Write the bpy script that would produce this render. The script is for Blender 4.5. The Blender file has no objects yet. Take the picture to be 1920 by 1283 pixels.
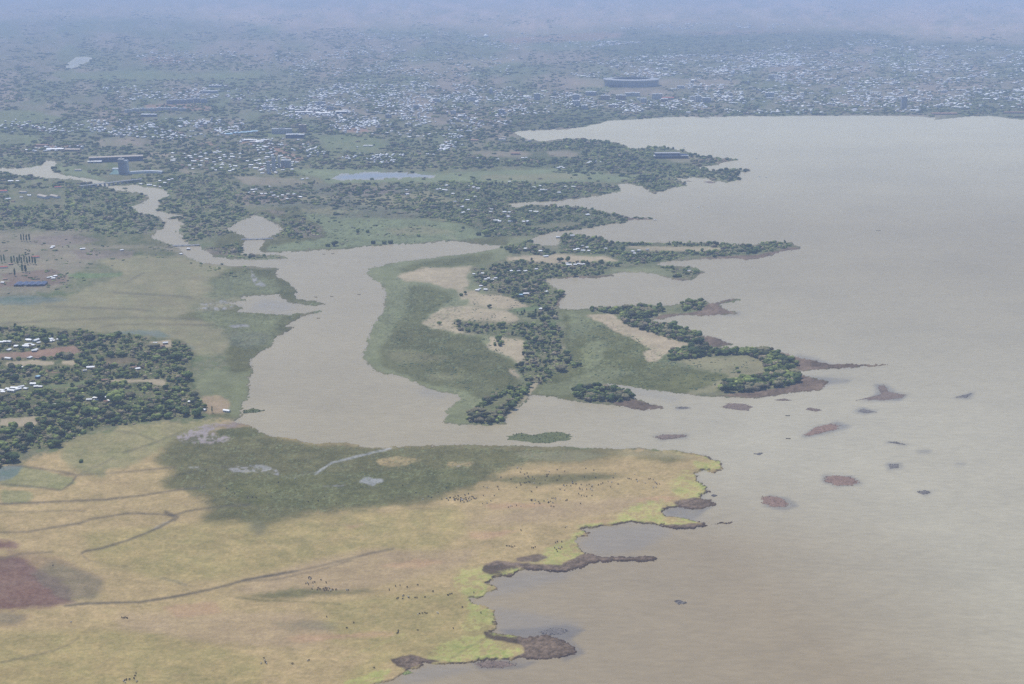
import bpy, math, random
import numpy as np
C = bpy.context.scene
col = C.collection
R = math.radians
rng = np.random.default_rng(7)
random.seed(7)

# ------------------------------------------------------------------ camera, sky, sun
H = 640.0                      # aeroplane height above the lake
F = 2667.0                     # 50 mm lens in units of a 1920 wide frame
PITCH = math.atan((641.5 + 89.0) / F)
cam = bpy.data.cameras.new('camera'); cam.lens = 50; cam.sensor_width = 36
cam.clip_start = 1.0; cam.clip_end = 120000
co = bpy.data.objects.new('camera', cam); col.objects.link(co)
co.location = (0, 0, H); co.rotation_euler = (math.pi/2 - PITCH, 0, 0)
C.camera = co
SUN_EL, SUN_AZ = 60.0, 322.0   # azimuth clockwise from +Y (view direction)
w = bpy.data.worlds.new('World'); C.world = w; w.use_nodes = True
nt = w.node_tree
bg = nt.nodes['Background']
sky = nt.nodes.new('ShaderNodeTexSky'); sky.sky_type = 'NISHITA'; sky.sun_disc = False
sky.sun_elevation = R(SUN_EL); sky.sun_rotation = R(SUN_AZ); sky.altitude = 1800
sky.air_density = 1.0; sky.dust_density = 1.5
nt.links.new(sky.outputs[0], bg.inputs[0]); bg.inputs[1].default_value = 0.135
sd = bpy.data.lights.new('sun', 'SUN'); sd.energy = 3.6; sd.angle = R(0.6); sd.color = (1.0, 0.955, 0.88)
so = bpy.data.objects.new('sun', sd); col.objects.link(so)
from mathutils import Vector
sv = Vector((math.sin(R(SUN_AZ))*math.cos(R(SUN_EL)), math.cos(R(SUN_AZ))*math.cos(R(SUN_EL)), math.sin(R(SUN_EL))))
so.rotation_euler = sv.to_track_quat('Z', 'Y').to_euler(); so.location = (0, 0, 900)
C.view_settings.view_transform = 'Standard'; C.view_settings.look = 'None'
C.view_settings.exposure = 0.18; C.view_settings.gamma = 1.0
C.cycles.max_bounces = 5; C.cycles.volume_bounces = 1; C.cycles.diffuse_bounces = 2
C.cycles.glossy_bounces = 2; C.cycles.use_denoising = False

# ------------------------------------------------------------------ haze
HAZE_D = 0.88e-4
def build_haze():
    x0, x1, y0, y1, z0, z1 = -26000, 26000, -900, 47000, -6.0, 665.0
    v = [(x, y, z) for z in (z0, z1) for y in (y0, y1) for x in (x0, x1)]
    f = [(0, 2, 3, 1), (4, 5, 7, 6), (0, 1, 5, 4), (2, 6, 7, 3), (0, 4, 6, 2), (1, 3, 7, 5)]
    me = bpy.data.meshes.new('haze'); me.from_pydata(v, [], f)
    m = bpy.data.materials.new('haze_air'); m.use_nodes = True; t = m.node_tree; t.nodes.clear()
    o = t.nodes.new('ShaderNodeOutputMaterial'); p = t.nodes.new('ShaderNodeVolumePrincipled')
    p.inputs['Color'].default_value = (0.54, 0.695, 1.0, 1); p.inputs['Density'].default_value = HAZE_D
    p.inputs['Anisotropy'].default_value = 0.0
    t.links.new(p.outputs[0], o.inputs['Volume'])
    me.materials.append(m)
    ob = bpy.data.objects.new('haze', me); col.objects.link(ob); ob['kind'] = 'stuff'
    ob['label'] = 'pale blue haze over the far town and plain'; ob['category'] = 'haze'

# ------------------------------------------------------------------ ground <-> view maths (where on the flat ground a traced outline lies)
sT, cT = math.sin(PITCH), math.cos(PITCH)
def p2w(x, y):
    x = np.asarray(x, float); y = np.asarray(y, float)
    u = (x - 960)/F; v = (641.5 - y)/F
    rz = -sT + v*cT; ry = cT + v*sT
    t = H/(-rz)
    return u*t, ry*t
def w2p(X, Y):
    fw = Y*cT + H*sT; up = Y*sT - H*cT
    return 960 + F*X/fw, 641.5 - F*up/fw
def scl(y):                    # metres -> frame units on the ground at row y
    return (y + 89.0)*cT/H
def P(s):
    return np.array([tuple(map(float, a.split(','))) for a in s.split()])

# ------------------------------------------------------------------ noise
def _h(ix, iy, seed):
    n = (ix.astype(np.int64)*374761393 + iy.astype(np.int64)*668265263 + seed*1442695041) & 0xffffffff
    n = ((n ^ (n >> 13))*1274126177) & 0xffffffff
    n = n ^ (n >> 16)
    return (n & 0xffff)/65535.0
def vnoise(x, y, seed):
    ix = np.floor(x); iy = np.floor(y); fx = x-ix; fy = y-iy
    fx = fx*fx*(3-2*fx); fy = fy*fy*(3-2*fy)
    a = _h(ix, iy, seed); b = _h(ix+1, iy, seed); c = _h(ix, iy+1, seed); d = _h(ix+1, iy+1, seed)
    return (a*(1-fx)+b*fx)*(1-fy) + (c*(1-fx)+d*fx)*fy
def fbm(x, y, seed=0, octv=4, gain=0.55):
    s = 0; a = 1; t = 0
    for i in range(octv):
        s = s + a*vnoise(x*2**i + 17.3*i, y*2**i + 5.1*i, seed+i*13); t += a; a *= gain
    return s/t

# ------------------------------------------------------------------ outline raster
RX0, RY0, RX1, RY1 = -600, -60, 2520, 1500
def fill(poly, x0, y0, w_, h_):
    """even-odd fill at unit resolution, 2x vertical supersampling"""
    out = np.zeros((h_, w_), np.float32)
    xs = np.arange(w_) + x0 + 0.5
    n = len(poly); a = poly; b = np.roll(poly, -1, 0)
    for j in range(h_):
        for dy in (0.25, 0.75):
            yy = y0 + j + dy
            m = (a[:, 1] <= yy) != (b[:, 1] <= yy)
            if not m.any(): continue
            xi = a[m, 0] + (yy-a[m, 1])*(b[m, 0]-a[m, 0])/(b[m, 1]-a[m, 1])
            xi.sort()
            for k in range(0, len(xi)-1, 2):
                l, r = xi[k]-x0, xi[k+1]-x0
                li, ri = max(0, int(math.floor(l))), min(w_-1, int(math.floor(r)))
                if ri < 0 or li >= w_: continue
                if li == ri: out[j, li] += 0.5*max(0.0, r-l)
                else:
                    out[j, li] += 0.5*(1-(max(l, 0)-li)); out[j, li+1:ri] += 0.5
                    out[j, ri] += 0.5*min(1.0, r-ri)
    return np.clip(out, 0, 1)
def blur(a, s):
    if s < 0.3: return a
    r = max(1, int(round(s*0.9)))
    for _ in range(3):
        for ax in (0, 1):
            rr = r if ax == 1 else max(1, int(round(r*0.6)))
            c = np.cumsum(np.concatenate([np.repeat(np.take(a, [0], ax), rr+1, ax), a, np.repeat(np.take(a, [-1], ax), rr, ax)], ax), ax)
            n = a.shape[ax]
            hi = np.take(c, range(2*rr+1, 2*rr+1+n), ax); lo = np.take(c, range(0, n), ax)
            a = (hi-lo)/(2*rr+1)
    return a.astype(np.float32)
def mask(polys, soft, pad=None):
    if not isinstance(polys, list): polys = [polys]
    al = np.concatenate(polys); pad = int(pad or soft*4+10)
    x0 = int(max(RX0, al[:, 0].min()-pad)); x1 = int(min(RX1, al[:, 0].max()+pad))
    y0 = int(max(RY0, al[:, 1].min()-pad)); y1 = int(min(RY1, al[:, 1].max()+pad))
    m = np.zeros((y1-y0, x1-x0), np.float32)
    for p in polys: m = np.maximum(m, fill(p, x0, y0, x1-x0, y1-y0))
    return blur(m, soft), x0, y0
def sample(mk, x, y):
    m, x0, y0 = mk
    h_, w_ = m.shape
    fx = np.clip(x-x0-0.5, 0, w_-1.001); fy = np.clip(y-y0-0.5, 0, h_-1.001)
    ix = fx.astype(int); iy = fy.astype(int); fx -= ix; fy -= iy
    return (m[iy, ix]*(1-fx)+m[iy, ix+1]*fx)*(1-fy) + (m[iy+1, ix]*(1-fx)+m[iy+1, ix+1]*fx)*fy
def stroke(pts, wd):
    pts = np.asarray(pts, float); L = []; Rr = []
    for i, p in enumerate(pts):
        a = pts[max(0, i-1)]; b = pts[min(len(pts)-1, i+1)]
        d = b-a; d = d/np.hypot(*d); n = np.array([-d[1], d[0]])
        ww = wd*(0.7+0.6*random.random())/2
        L.append(p+n*ww); Rr.append(p-n*ww)
    return np.array(L+Rr[::-1])

# ------------------------------------------------------------------ shorelines
LAKE = P("2520,210 1960,224 1915,224 1890,222 1866,218.5 1820,217.5 1765,224 1741,225 1760,222 1723,218 1620,216.5 1513,217 1413,218 1370,219 1320,220 1280,218.5 1240,220 1220,222 1180,224 1140,227 "
 "1125,231 1100,237 1053,243 973,246 962,248 973,255 993,262 1020,266 1040,262 1073,260 1127,263 1153,267 1187,279 1223,278 1240,274 1252,277 1280,282 1303,290 1323,294 1387,300 1350,305 1347,309 1317,313 "
 "1310,318 1337,320 1377,316 1412,320.5 1380,324.5 1387,337 1363,342 1340,340 1325,334 1300,333 1285,336 1270,334 1275,342 1293,346 1262,351 1245,357 1230,363 1215,360 1205,350 1183,344 1172,344 1150,346 1160,350 1167,357 1140,364 1100,370 1040,377 973,380 "
 "950,383 963,390 980,388 993,384 1053,388 1087,388 1123,396 1150,401 1173,408 1220,409 1222,411 1175,412 1173,419 1133,421 1107,428 1070,432 1040,435 1007,443 993,451 1000,458 1010,460 1043,461 1048,455 1047,446 1060,440 1087,439 1107,445 1133,449 1140,454 1200,456 1280,456 1347,456 "
 "1407,460 1447,453 1480,456 1502,465 1502,467 1467,471 1437,482 1397,488 1383,484 1340,485 1280,488 1240,491 1230,496 1250,498 1293,500 1310,506 1323,511 1307,515 1297,525 1280,527 1263,525 1253,520 1207,511 1153,511 1140,514 1152,517 1120,521 1073,521 1030,522 1017,528 "
 "1033,535 1047,543 1065,553 1053,561 1047,580 1107,580 1207,574 1273,572 1283,565 1323,565 1333,570 1370,561 1388,562 1388,564 1347,571 1357,580 1380,586 1380,589 1340,592 1280,591 1250,597 1217,601 1227,606 1237,611 1265,610 1280,616 1290,620 1313,628 1350,636 1375,645 1375,647 1330,652 "
 "1325,655 1347,656 1407,656 1440,658 1480,665 1513,675 1567,683 1630,685 1663,682.5 1663,684.5 1613,689 1567,692 1493,695 1487,700 1513,706 1557,717 1540,731 1467,739 1430,746 1363,745 1307,742 1280,738 1207,730 1160,722 1130,718 1153,727 1175,738 1190,748 1247,765 1207,771 1153,759 1100,756 1073,751 "
 "1040,745 1000,741 983,755 953,775 948,788 953,795 920,797 880,798 837,794 833,788 840,778 835,773 848,761 865,750 857,740 830,736 807,730 787,723 763,708 740,703 717,700 690,686 680,665 690,645 692,625 702,608 710,595 723,581 721,565 723,551 718,538 713,531 703,525 687,516 690,507 "
 "723,495 773,488 833,481 880,475 907,471 940,465 945,461 923,460 880,456 850,451 787,456 707,460 640,467 567,471 497,474 487,470 493,455 493,449 500,446 527,437 531,430 520,420 500,410 475,403 468,408 450,415 425,430 440,435 455,443 462,450 452,466 452,476 470,480 493,478 520,478 543,484 520,487 493,487 433,486 400,481 383,470 370,462 353,458 "
 "340,446 333,430 347,418 330,412 308,409 345,407 350,405 320,402 290,394 300,378 317,364 305,355 285,352 253,347 210,347 183,338 143,332 120,328 97,320 103,310 110,302 83,300 80,310 50,314 33,316 0,315 -80,312 -80,322 0,323 30,328 60,333 113,334 150,339 190,350 213,358 260,361 280,370 267,380 242,388 257,398 287,404 307,414 310,423 300,431 285,441 "
 "290,448 317,457 335,466 350,482 383,494 433,499 477,501 520,503 515,508 520,518 540,530 548,538 553,545 557,561 587,565 613,570 590,573 545,568 527,561 521,552 500,553 470,555 447,559 463,564 440,566 420,568 445,573 460,577 440,583 470,587 530,590 567,588 600,582 610,583 590,588 567,592 547,605 530,611 553,613 533,625 513,635 510,648 487,661 467,676 473,695 470,705 467,718 468,732 467,745 450,761 453,781 437,792 "
 "467,798 490,810 507,818 540,822 567,827 590,833 640,829 667,833 683,840 705,841 730,840 780,837 827,835 880,834 940,836 1027,838 1070,838 1090,840 1173,842 1200,841 1230,843 1270,846 1300,850 1325,855 1340,860 1353,869 1355,877 1350,882 1333,887 1328,885 1327,880 1317,883 1305,887 1311,900 1316,908 1323,914 1328,920 1338,921 1325,925 1315,933 1335,939 1347,945 1330,951 1310,955 1290,955 1275,951 1255,952 1243,957 "
 "1250,967 1275,970 1287,973 1312,981 1325,986 1375,977 1380,979 1345,984 1320,988 1300,993 1270,993 1247,988 1225,983 1187,980 1160,984 1120,989 1087,992 1107,1001 1102,1004 1077,1013 1083,1023 1097,1038 1125,1044 1173,1045 1230,1043 1230,1051 1207,1053 1150,1053 1107,1057 1083,1068 1050,1074 1010,1069 980,1069 960,1076 958,1083 945,1080 930,1084 910,1095 925,1099 935,1105 920,1110 900,1121 880,1121 "
 "883,1131 907,1136 920,1142 930,1146 926,1158 932,1165 926,1172 933,1176 920,1186 945,1190 965,1192 983,1197 1000,1194 1025,1190 1060,1203 1087,1222 1075,1228 1040,1234 1007,1238 975,1234 955,1238 930,1237 900,1240 870,1244 820,1247 790,1243 787,1252 763,1257 740,1274 707,1282 680,1300 620,1360 560,1500 2520,1500")
POOLS = [P("120,127 128,118 138,111 143,107 160,106 173,108 172,112 160,118 143,127 130,129"), P("618,334 640,327 690,323 750,323 790,326 820,328 810,333 750,334 700,337 640,338"), ]
NET = [stroke(P("735,841 700,850 655,861 622,869 606,880 588,891"), 4.5), P("672,906 680,898 692,895 700,899 716,899 720,905 706,907 700,913 688,909")]

# =================================================================== land colours
# each zone: (colour a, colour b) mixed by ground noise; then outline(s)
ZC = dict(
 straw=((.325,.247,.112),(.395,.288,.14)), straw2=((.265,.222,.086),(.345,.262,.11)), orange=((.40,.245,.14),(.36,.24,.13)),
 pinkg=((.345,.24,.155),(.30,.225,.125)), marsh=((.080,.080,.026),(.120,.116,.044)), marshl=((.20,.205,.105),(.155,.165,.075)),
 marshp=((.20,.225,.115),(.155,.18,.085)), marshd=((.088,.092,.028),(.135,.134,.050)), olive=((.245,.215,.118),(.205,.192,.10)),
 tan=((.44,.35,.235),(.37,.30,.195)), bare=((.29,.225,.165),(.20,.185,.12)), redsoil=((.12,.052,.045),(.17,.10,.08)),
 mud=((.10,.072,.048),(.195,.14,.098)), bog=((.045,.032,.025),(.09,.06,.045)), pool=((.34,.32,.31),(.27,.26,.25)), pinkmud=((.36,.30,.29),(.27,.23,.22)),
 lime=((.47,.42,.15),(.24,.27,.075)), wood=((.085,.10,.035),(.175,.155,.08)), scrub=((.12,.14,.055),(.21,.185,.11)), woodd=((.065,.085,.03),(.12,.12,.06)),
 plain=((.46,.33,.25),(.24,.21,.14)), town=((.24,.20,.15),(.13,.145,.075)), crop=((.11,.165,.055),(.16,.205,.09)), teal=((.10,.15,.12),(.15,.17,.15)),
 brick=((.32,.18,.13),(.27,.18,.13)), floor=((.16,.12,.10),(.22,.17,.14)), ditch=((.06,.05,.04),(.09,.08,.06)), track=((.30,.24,.18),(.27,.22,.16)),
 stream=((.42,.42,.43),(.36,.36,.37)), greeng=((.12,.155,.06),(.17,.185,.085)), darkgrass=((.11,.12,.075),(.15,.14,.09)), bluepool=((.22,.27,.33),(.19,.24,.30)))
Z = []   # (name, soft, opacity, noise scale, polygons)
def zn(name, soft, op, *ss): Z.append((name, soft, op, [P(s) if isinstance(s, str) else s for s in ss]))
# --- far plain and town
zn('plain', 14, .85, "-600,-60 2520,-60 2520,85 1800,76 1600,58 1400,42 1180,50 1000,66 800,48 600,60 300,30 -600,40")
zn('wood', 10, .35, "-600,-60 2520,-60 2520,0 1650,4 1400,3 1200,6 900,2 700,10 400,12 200,22 -600,30", "-50,80 60,82 110,95 100,120 -50,128", "1180,52 1300,68 1480,62 1640,60 1660,75 1500,92 1400,100 1200,110 1100,95 1150,75", "100,100 300,92 420,100 400,120 200,122 170,112")
zn('brick', 3, .55, "258,110 330,107 350,115 280,119", "905,75 1130,60 1190,66 1130,75 960,82", "1290,60 1500,58 1700,68 1640,72 1300,66")
zn('greeng', 5, .7, "90,135 200,132 350,138 500,135 480,150 300,152 120,150", "-60,205 60,208 130,222 110,232 -60,238", "-60,252 60,252 85,265 40,275 -60,275", "590,252 640,250 700,262 730,275 700,290 620,285 600,268", "480,245 600,250 700,255 720,265 600,262 500,258")
zn('bare', 3, .75, "0,182 60,183 58,190 0,190", "180,262 270,260 275,273 185,276", "240,288 320,286 318,298 250,300", "645,240 700,238 705,250 640,251", "1058,152 1130,148 1132,165 1075,163", "1236,150 1280,148 1390,150 1380,160 1260,165 1238,160", "320,312 340,313 372,327 360,330 330,320", "432,330 480,332 560,336 585,345 560,352 470,350", "885,284 960,283 1000,290 900,296", "1020,284 1060,283 1092,290 1070,296 1030,294", "760,140 860,138 980,112 900,110 760,125")
zn('brick', 2, .7, "370,268 400,267 410,272 380,274", "440,266 470,265 530,280 580,300 560,304 500,285", "270,197 330,195 400,200 395,208 280,206", "60,272 150,274 152,279 70,278", "640,240 690,240 690,248 645,249")
# --- marshes north of the lagoon
zn('marshp', 4, .9, "540,318 620,318 700,320 830,326 1000,318 1100,318 1140,328 1260,330 1100,342 900,342 780,342 620,345 600,335", "1140,330 1180,330 1270,330 1270,334 1190,336 1160,343 1130,340")
zn('darkgrass', 5, .9, "450,350 560,348 640,345 760,345 800,355 750,375 760,392 640,400 560,395 480,385 460,370")
zn('olive', 3, .7, "660,370 740,366 800,358 850,372 870,388 800,380 740,395 680,385", "480,430 520,420")
zn('marsh', 5, 1, "400,455 470,400 560,385 700,395 760,405 900,425 940,445 960,465 850,455 640,470 480,480 400,480")
zn('marshp', 4, .85, "560,400 700,410 800,412 900,428 920,446 850,452 787,456 707,460 640,467 560,470 500,474 500,462 560,455 620,445 600,425", "190,345 240,350 235,358 200,356", "425,430 470,420 500,425 480,433", "470,400 520,408 535,425 525,420 500,410 472,404", "110,306 140,312 190,336 210,345 160,338 112,320", "75,303 110,301 0,298 0,292 60,296")
zn('darkgrass', 5, .7, "560,385 720,390 830,405 760,412 640,410 580,405", "270,380 300,400 330,420 300,430 260,440 240,425")
# --- west bank
zn('bare', 8, .72, "-600,430 60,436 130,428 200,452 330,462 360,482 300,478 200,480 160,500 125,525 120,545 60,550 0,556 -600,560")
zn('wood', 3, .9, "130,440 200,436 290,440 285,450 330,462 240,462 150,462", "160,468 300,466 345,478 300,484 230,480 180,476")
zn('olive', 6, 1, "180,490 230,478 350,484 420,498 480,520 470,550 420,600 440,640 420,665 350,668 320,640 230,630 100,622 -600,630 -600,572 0,570 120,560 150,545 230,515")
zn('teal', 3, .7, "-60,560 60,556 140,562 60,572 -60,572", "200,622 300,620 330,632 260,636", "330,640 370,655 350,662")
zn('redsoil', 2, .5, "20,527 125,520 125,530 95,538 -20,540", "0,516 100,505 125,520 20,527")
zn('crop', 1, .8, "125,514 180,513 232,514 224,520 130,523"); zn('greeng', 1, .8, "125,518 228,515 224,519 130,520")
zn('marsh', 7, .95, "450,496 520,503 520,518 560,545 620,570 560,566 500,566 440,560 430,545 400,545 395,520", "440,580 530,592 610,580 547,605 560,613 513,635 490,661 467,676 478,700 467,760 450,785 390,782 385,760 430,690 420,660 440,640 410,610 330,592 390,580")
zn('marshl', 6, .8, "370,720 395,690 440,700 478,695 470,760 450,785 400,770 360,745")
zn('marshl', 9, .75, '395,525 470,512 540,545 500,556 450,556 400,575', '350,575 440,590 530,595 510,645 460,655 420,620 380,600')
zn('darkgrass', 4, .6, "430,620 500,625 505,645 460,655 430,645")
zn('pinkg', 3, .8, "375,745 410,742 430,755 425,775 390,778 385,760")
zn('pool', 1.5, .9, "366,580 395,575 440,577 410,583 380,584", "372,573 420,562 440,575 400,574", "425,612 460,609 470,614 440,615", "405,568 430,563 425,570", "470,505 478,520 492,530 500,540 480,535 472,525")
# --- left wood ground
zn('wood', 4, 1, "-600,615 60,612 150,620 270,630 340,638 370,665 360,700 375,745 390,770 370,782 290,790 190,803 140,822 110,840 60,845 25,855 25,872 -600,880")
zn('brick', 1.5, .75, "0,664 60,660 90,655 140,649 153,660 130,668 60,672 0,674", "85,694 110,698 105,702 88,700", "255,684 276,686 272,692 250,690", "182,735 225,738")
zn('tan', 1.5, .75, "10,681 60,676 100,679 102,686 12,688", "113,678 140,677 142,686 115,685", "195,714 240,713 300,712 312,722 308,726 270,718 200,718", "0,787 30,785 65,782 72,795 60,800 0,800", "280,642 320,638 322,652 290,652", "180,760 225,759 222,762 180,762")
zn('redsoil', 2, .35, "190,672 250,672 270,682 200,684", "0,740 50,745 60,765 0,775")
zn('greeng', 2, .8, "75,725 165,716 175,720 130,727 85,731", "200,704 240,703 235,711 200,711", "60,765 85,762 90,785 70,782")
# --- western peninsula
zn('marshl', 4, 1, "690,505 723,493 833,479 907,470 945,462 960,480 940,490 880,500 880,520 960,600 960,640 1000,700 990,730 970,745 950,795 880,799 830,797 830,770 865,750 780,722 690,690 676,665 700,610 725,575 718,535 685,515")
zn('marshd', 5, .92, "760,520 740,505 800,490 880,480 930,475 925,490 880,500 800,502 790,520 740,518", "765,535 790,535 840,548 855,560 820,580 800,590 795,612 850,625 910,635 905,655 960,680 990,690 960,700 975,720 940,735 900,700 830,700 760,660 740,640 735,620 760,590 765,560")
zn('marsh', 5, .75, "740,620 800,615 900,640 950,680 985,725 900,755 880,735 780,715 720,690 710,660")
zn('olive', 6, .45, "720,655 780,660 840,670 830,680 740,680", "800,700 870,705 860,715 810,712")
zn('tan', 3, .78, "750,515 790,503 885,501 875,515 882,535 862,547 852,541 830,540 800,530 760,528 740,520", "860,546 890,545 900,556 885,562 862,562", "880,562 895,553 940,555 985,565 1005,573 985,578 950,582 880,572",
   "790,608 815,585 830,577 880,575 950,585 975,598 960,608 900,610 872,604 850,608 900,628 860,626 800,614", "912,632 980,635 988,650 978,660 990,672 970,678 940,665 908,652 922,640", "960,680 1000,675 1028,682 1012,692 990,686", "950,693 968,692 978,714 962,706", "950,481 1060,478 1165,484 1160,491 1040,495 950,491")
zn('tan', 1.6, .6, "1000,712 1015,700 1012,715 995,740 950,787 945,780 985,738", "1050,648 1075,645 1070,655 1055,665 1045,660", "1160,463 1190,462 1360,465 1340,474 1200,470", "985,425 1050,418 1100,416 1080,424 1030,430")
zn('wood', 3, .8, "885,505 960,490 1040,497 1130,490 1160,500 1120,518 1020,528 1058,555 1040,575 1000,580 930,548", "850,600 980,608 1045,605 1055,640 1060,670 1090,685 1030,720 985,715 970,695 985,685 985,640 870,625", "985,725 992,735 948,790 880,796 880,780 910,755")
zn('woodd', 2.5, .7, "1048,450 1060,440 1140,454 1280,456 1345,457 1345,462 1180,462 1160,470 1280,480 1230,492 1165,492 1130,478 1050,475", "750,380 850,385 975,388 1090,388 1165,407 1130,420 1000,443 920,445 850,415 760,392", "790,350 900,342 1060,352 1160,350 1080,370 960,385 860,385", "860,300 960,268 1150,268 1300,292 1385,299 1300,325 1150,322 900,312", "1183,342 1255,338 1290,346 1225,361")
zn('bare', 3, .7, "900,286 960,282 1000,287 990,294 905,296", "1022,283 1060,282 1092,290 1070,296 1030,294", "1230,290 1310,292 1330,305 1270,305")
zn('marshl', 2, .85, "1300,330 1330,326 1352,331 1365,340 1345,341 1325,335", "1000,452 945,462 960,448 985,446")
zn('crop', 1.5, .7, "958,580 990,576 1020,576 1005,583 970,586")
# --- eastern marsh
zn('marshd', 4, 1, "1047,580 1110,580 1150,600 1180,625 1230,650 1220,680 1280,690 1370,705 1350,735 1280,741 1130,717 1070,752 1000,742 1010,720 1060,690 1060,620")
zn('marshl', 5, .7, "1047,585 1110,590 1140,610 1100,625 1065,640 1070,600", "1100,640 1140,640 1130,680 1100,700 1090,680", "1000,742 1020,722 1100,715 1170,716 1130,718 1110,730 1060,745", "1050,720 1130,690 1200,700 1150,712 1070,725")
zn('lime', 7, .12, "1085,655 1115,655 1120,685 1090,685")
zn('tan', 2, .85, "1095,592 1150,590 1172,608 1215,622 1262,637 1292,646 1285,655 1250,664 1230,680 1215,680 1205,660 1220,655 1180,632 1150,622 1130,606", "1210,585 1240,590 1215,598")
zn('olive', 3, .95, "1270,678 1300,671 1400,669 1430,676 1442,695 1420,708 1385,713 1350,728 1340,738 1280,740 1330,725 1372,705 1300,688", "1150,510 1253,519 1240,512 1170,505")
zn('marshl', 2, .85, "1130,510 1160,505 1230,500 1262,512 1265,524 1250,519 1207,511 1150,511", "1060,585 1150,580 1270,574 1270,580 1190,584 1110,588")
zn('mud', 1.2, 1, "1323,573 1345,567 1370,560 1390,562 1347,571 1360,581 1380,587 1340,593 1280,592 1217,602 1245,590 1290,588 1315,583", "1225,607 1265,609 1275,615 1250,612", "1315,627 1350,635 1378,646 1330,653 1310,649 1322,640",
   "1440,656 1480,663 1513,674 1567,682 1665,682 1665,685 1613,690 1567,693 1493,696 1490,700 1513,706 1560,718 1540,732 1467,740 1430,747 1340,744 1400,737 1470,727 1498,718 1495,704 1482,698 1494,688 1488,676",
   "1130,753 1190,750 1250,766 1207,773 1160,761", "1503,466 1437,483 1397,489 1383,486 1290,486 1380,480 1420,478 1460,471 1480,464", "1175,407 1222,409 1222,412 1175,414", "1253,523 1297,526 1312,512 1325,511 1305,518 1296,527 1270,528", "1120,518 1155,515 1155,518 1120,522 1030,523 1073,519", "1047,575 1053,560 1065,553 1058,550 1040,570", "1320,297 1387,300 1347,306 1350,309")
# --- foreground pasture
zn('straw', 8, 1, "-600,880 30,875 110,842 145,822 240,800 400,790 500,800 620,830 900,838 1360,850 1500,1500 -600,1500")
zn('greeng', 7, .55, "110,842 145,822 240,800 400,790 420,800 330,830 290,850 190,900 130,880")
zn('straw2', 9, .85, "150,1000 320,985 420,975 560,970 700,960 860,950 880,990 820,1040 700,1030 560,1060 420,1090 300,1090 180,1060", "560,1140 700,1120 860,1110 930,1180 900,1230 740,1240 600,1200 620,1150", "700,1280 760,1200 620,1280", "-40,1190 200,1180 330,1190 500,1240 480,1300 -40,1300")
zn('pinkg', 9, .5, "560,1060 700,1030 860,1035 900,1020 880,1060 760,1090 600,1120 500,1120 430,1110", "330,1150 560,1150 640,1190 560,1220 350,1200 220,1180 220,1150", "850,985 1000,950 1200,930 1260,945 1180,960 1000,985")
zn('orange', 5, .7, "878,1002 940,996 980,995 940,1008 910,1015 880,1012", "530,1200 560,1192 640,1190 700,1188 750,1190 700,1196 640,1200 560,1206", "1190,940 1240,932 1280,932 1260,942 1200,946", "1080,981 1130,976 1160,979 1100,988", "700,1066 780,1050 840,1055 780,1066", "300,1140 400,1130 420,1150 330,1160", "640,983 690,985 660,992", "900,948 1010,945 1060,948 1000,954 920,956", "640,1190 740,1187 740,1192")
zn('marsh', 11, .9, "300,845 345,812 440,805 500,814 590,833 680,840 830,835 990,840 1080,840 1180,850 1150,862 1090,867 1000,871 960,878 930,890 905,912 860,924 800,944 750,950 650,960 590,966 540,974 500,985 488,1006 478,985 440,978 400,985 370,972 410,955 360,945 400,935 320,925 295,905 330,885 288,870")
zn('marshd', 5, .6, "420,905 560,890 700,885 860,880 900,900 850,920 700,945 560,955 450,945")
zn('marsh', 6, .8, "870,906 960,895 1080,889 1190,892 1120,903 1000,912 900,916", "1180,855 1260,858 1300,865 1260,870 1190,862", "560,1104 620,1110 680,1108 720,1112 640,1116 520,1125 440,1122")
zn('straw', 4, .8, "700,862 740,858 790,862 760,876 720,875", "835,868 890,868 880,875 845,876", "300,920 345,918 360,940 310,950", "900,903 960,905 1000,912 940,918 880,916", "705,952 750,950 752,958 712,962", "200,880 285,884 295,912 230,915 190,905")
zn('olive', 5, .7, "960,850 1080,845 1150,855 1080,866 980,862", "1150,848 1260,850 1320,862 1260,860 1170,856")
zn('crop', 4, .5, "0,878 45,875 135,895 145,905 115,920 0,912", "0,918 65,925 50,945 0,942"); zn('teal', 3, .9, "0,875 45,876 30,895 0,905", "-60,876 0,876 0,905 -60,905")
zn('redsoil', 7, .85, "-60,1045 50,1047 70,1075 110,1085 132,1110 138,1130 100,1140 -60,1152", "-60,1012 20,1015 40,1030 -60,1035")
zn('redsoil', 8, .35, "0,1030 110,1045 200,1090 180,1125 100,1130", "-20,1150 60,1150 30,1175 -20,1175")
zn('darkgrass', 7, .45, "100,1050 200,1090 180,1128 120,1130 60,1080", "500,1170 560,1165 630,1170 620,1180 560,1178", "590,1165 640,1170 620,1185 570,1182", "520,1185 555,1182 550,1190", "-20,1150 50,1152 30,1172 -20,1172", "455,985 475,978 498,985 492,1006 484,1008")
zn('lime', 6, .75, "1285,880 1310,890 1322,915 1325,930 1300,940 1270,935 1260,905", "1180,950 1243,940 1245,970 1300,985 1230,985 1170,982 1150,975", "1090,1010 1075,1020 1085,1045 1040,1066 990,1055 1050,1020", "860,1070 905,1062 925,1083 905,1098 930,1105 900,1118 870,1118 850,1095", "880,1122 905,1140 925,1165 915,1186 870,1185 880,1150", "830,1205 900,1190 975,1210 975,1228 900,1238 820,1244 800,1235")
zn('lime', 3, .75, "1300,865 1350,872 1345,882 1310,882", "1290,975 1312,981 1290,987 1240,984", "860,1215 940,1210 975,1218 968,1230 900,1236", "640,1283 700,1262 740,1255 720,1275 700,1290")
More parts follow.
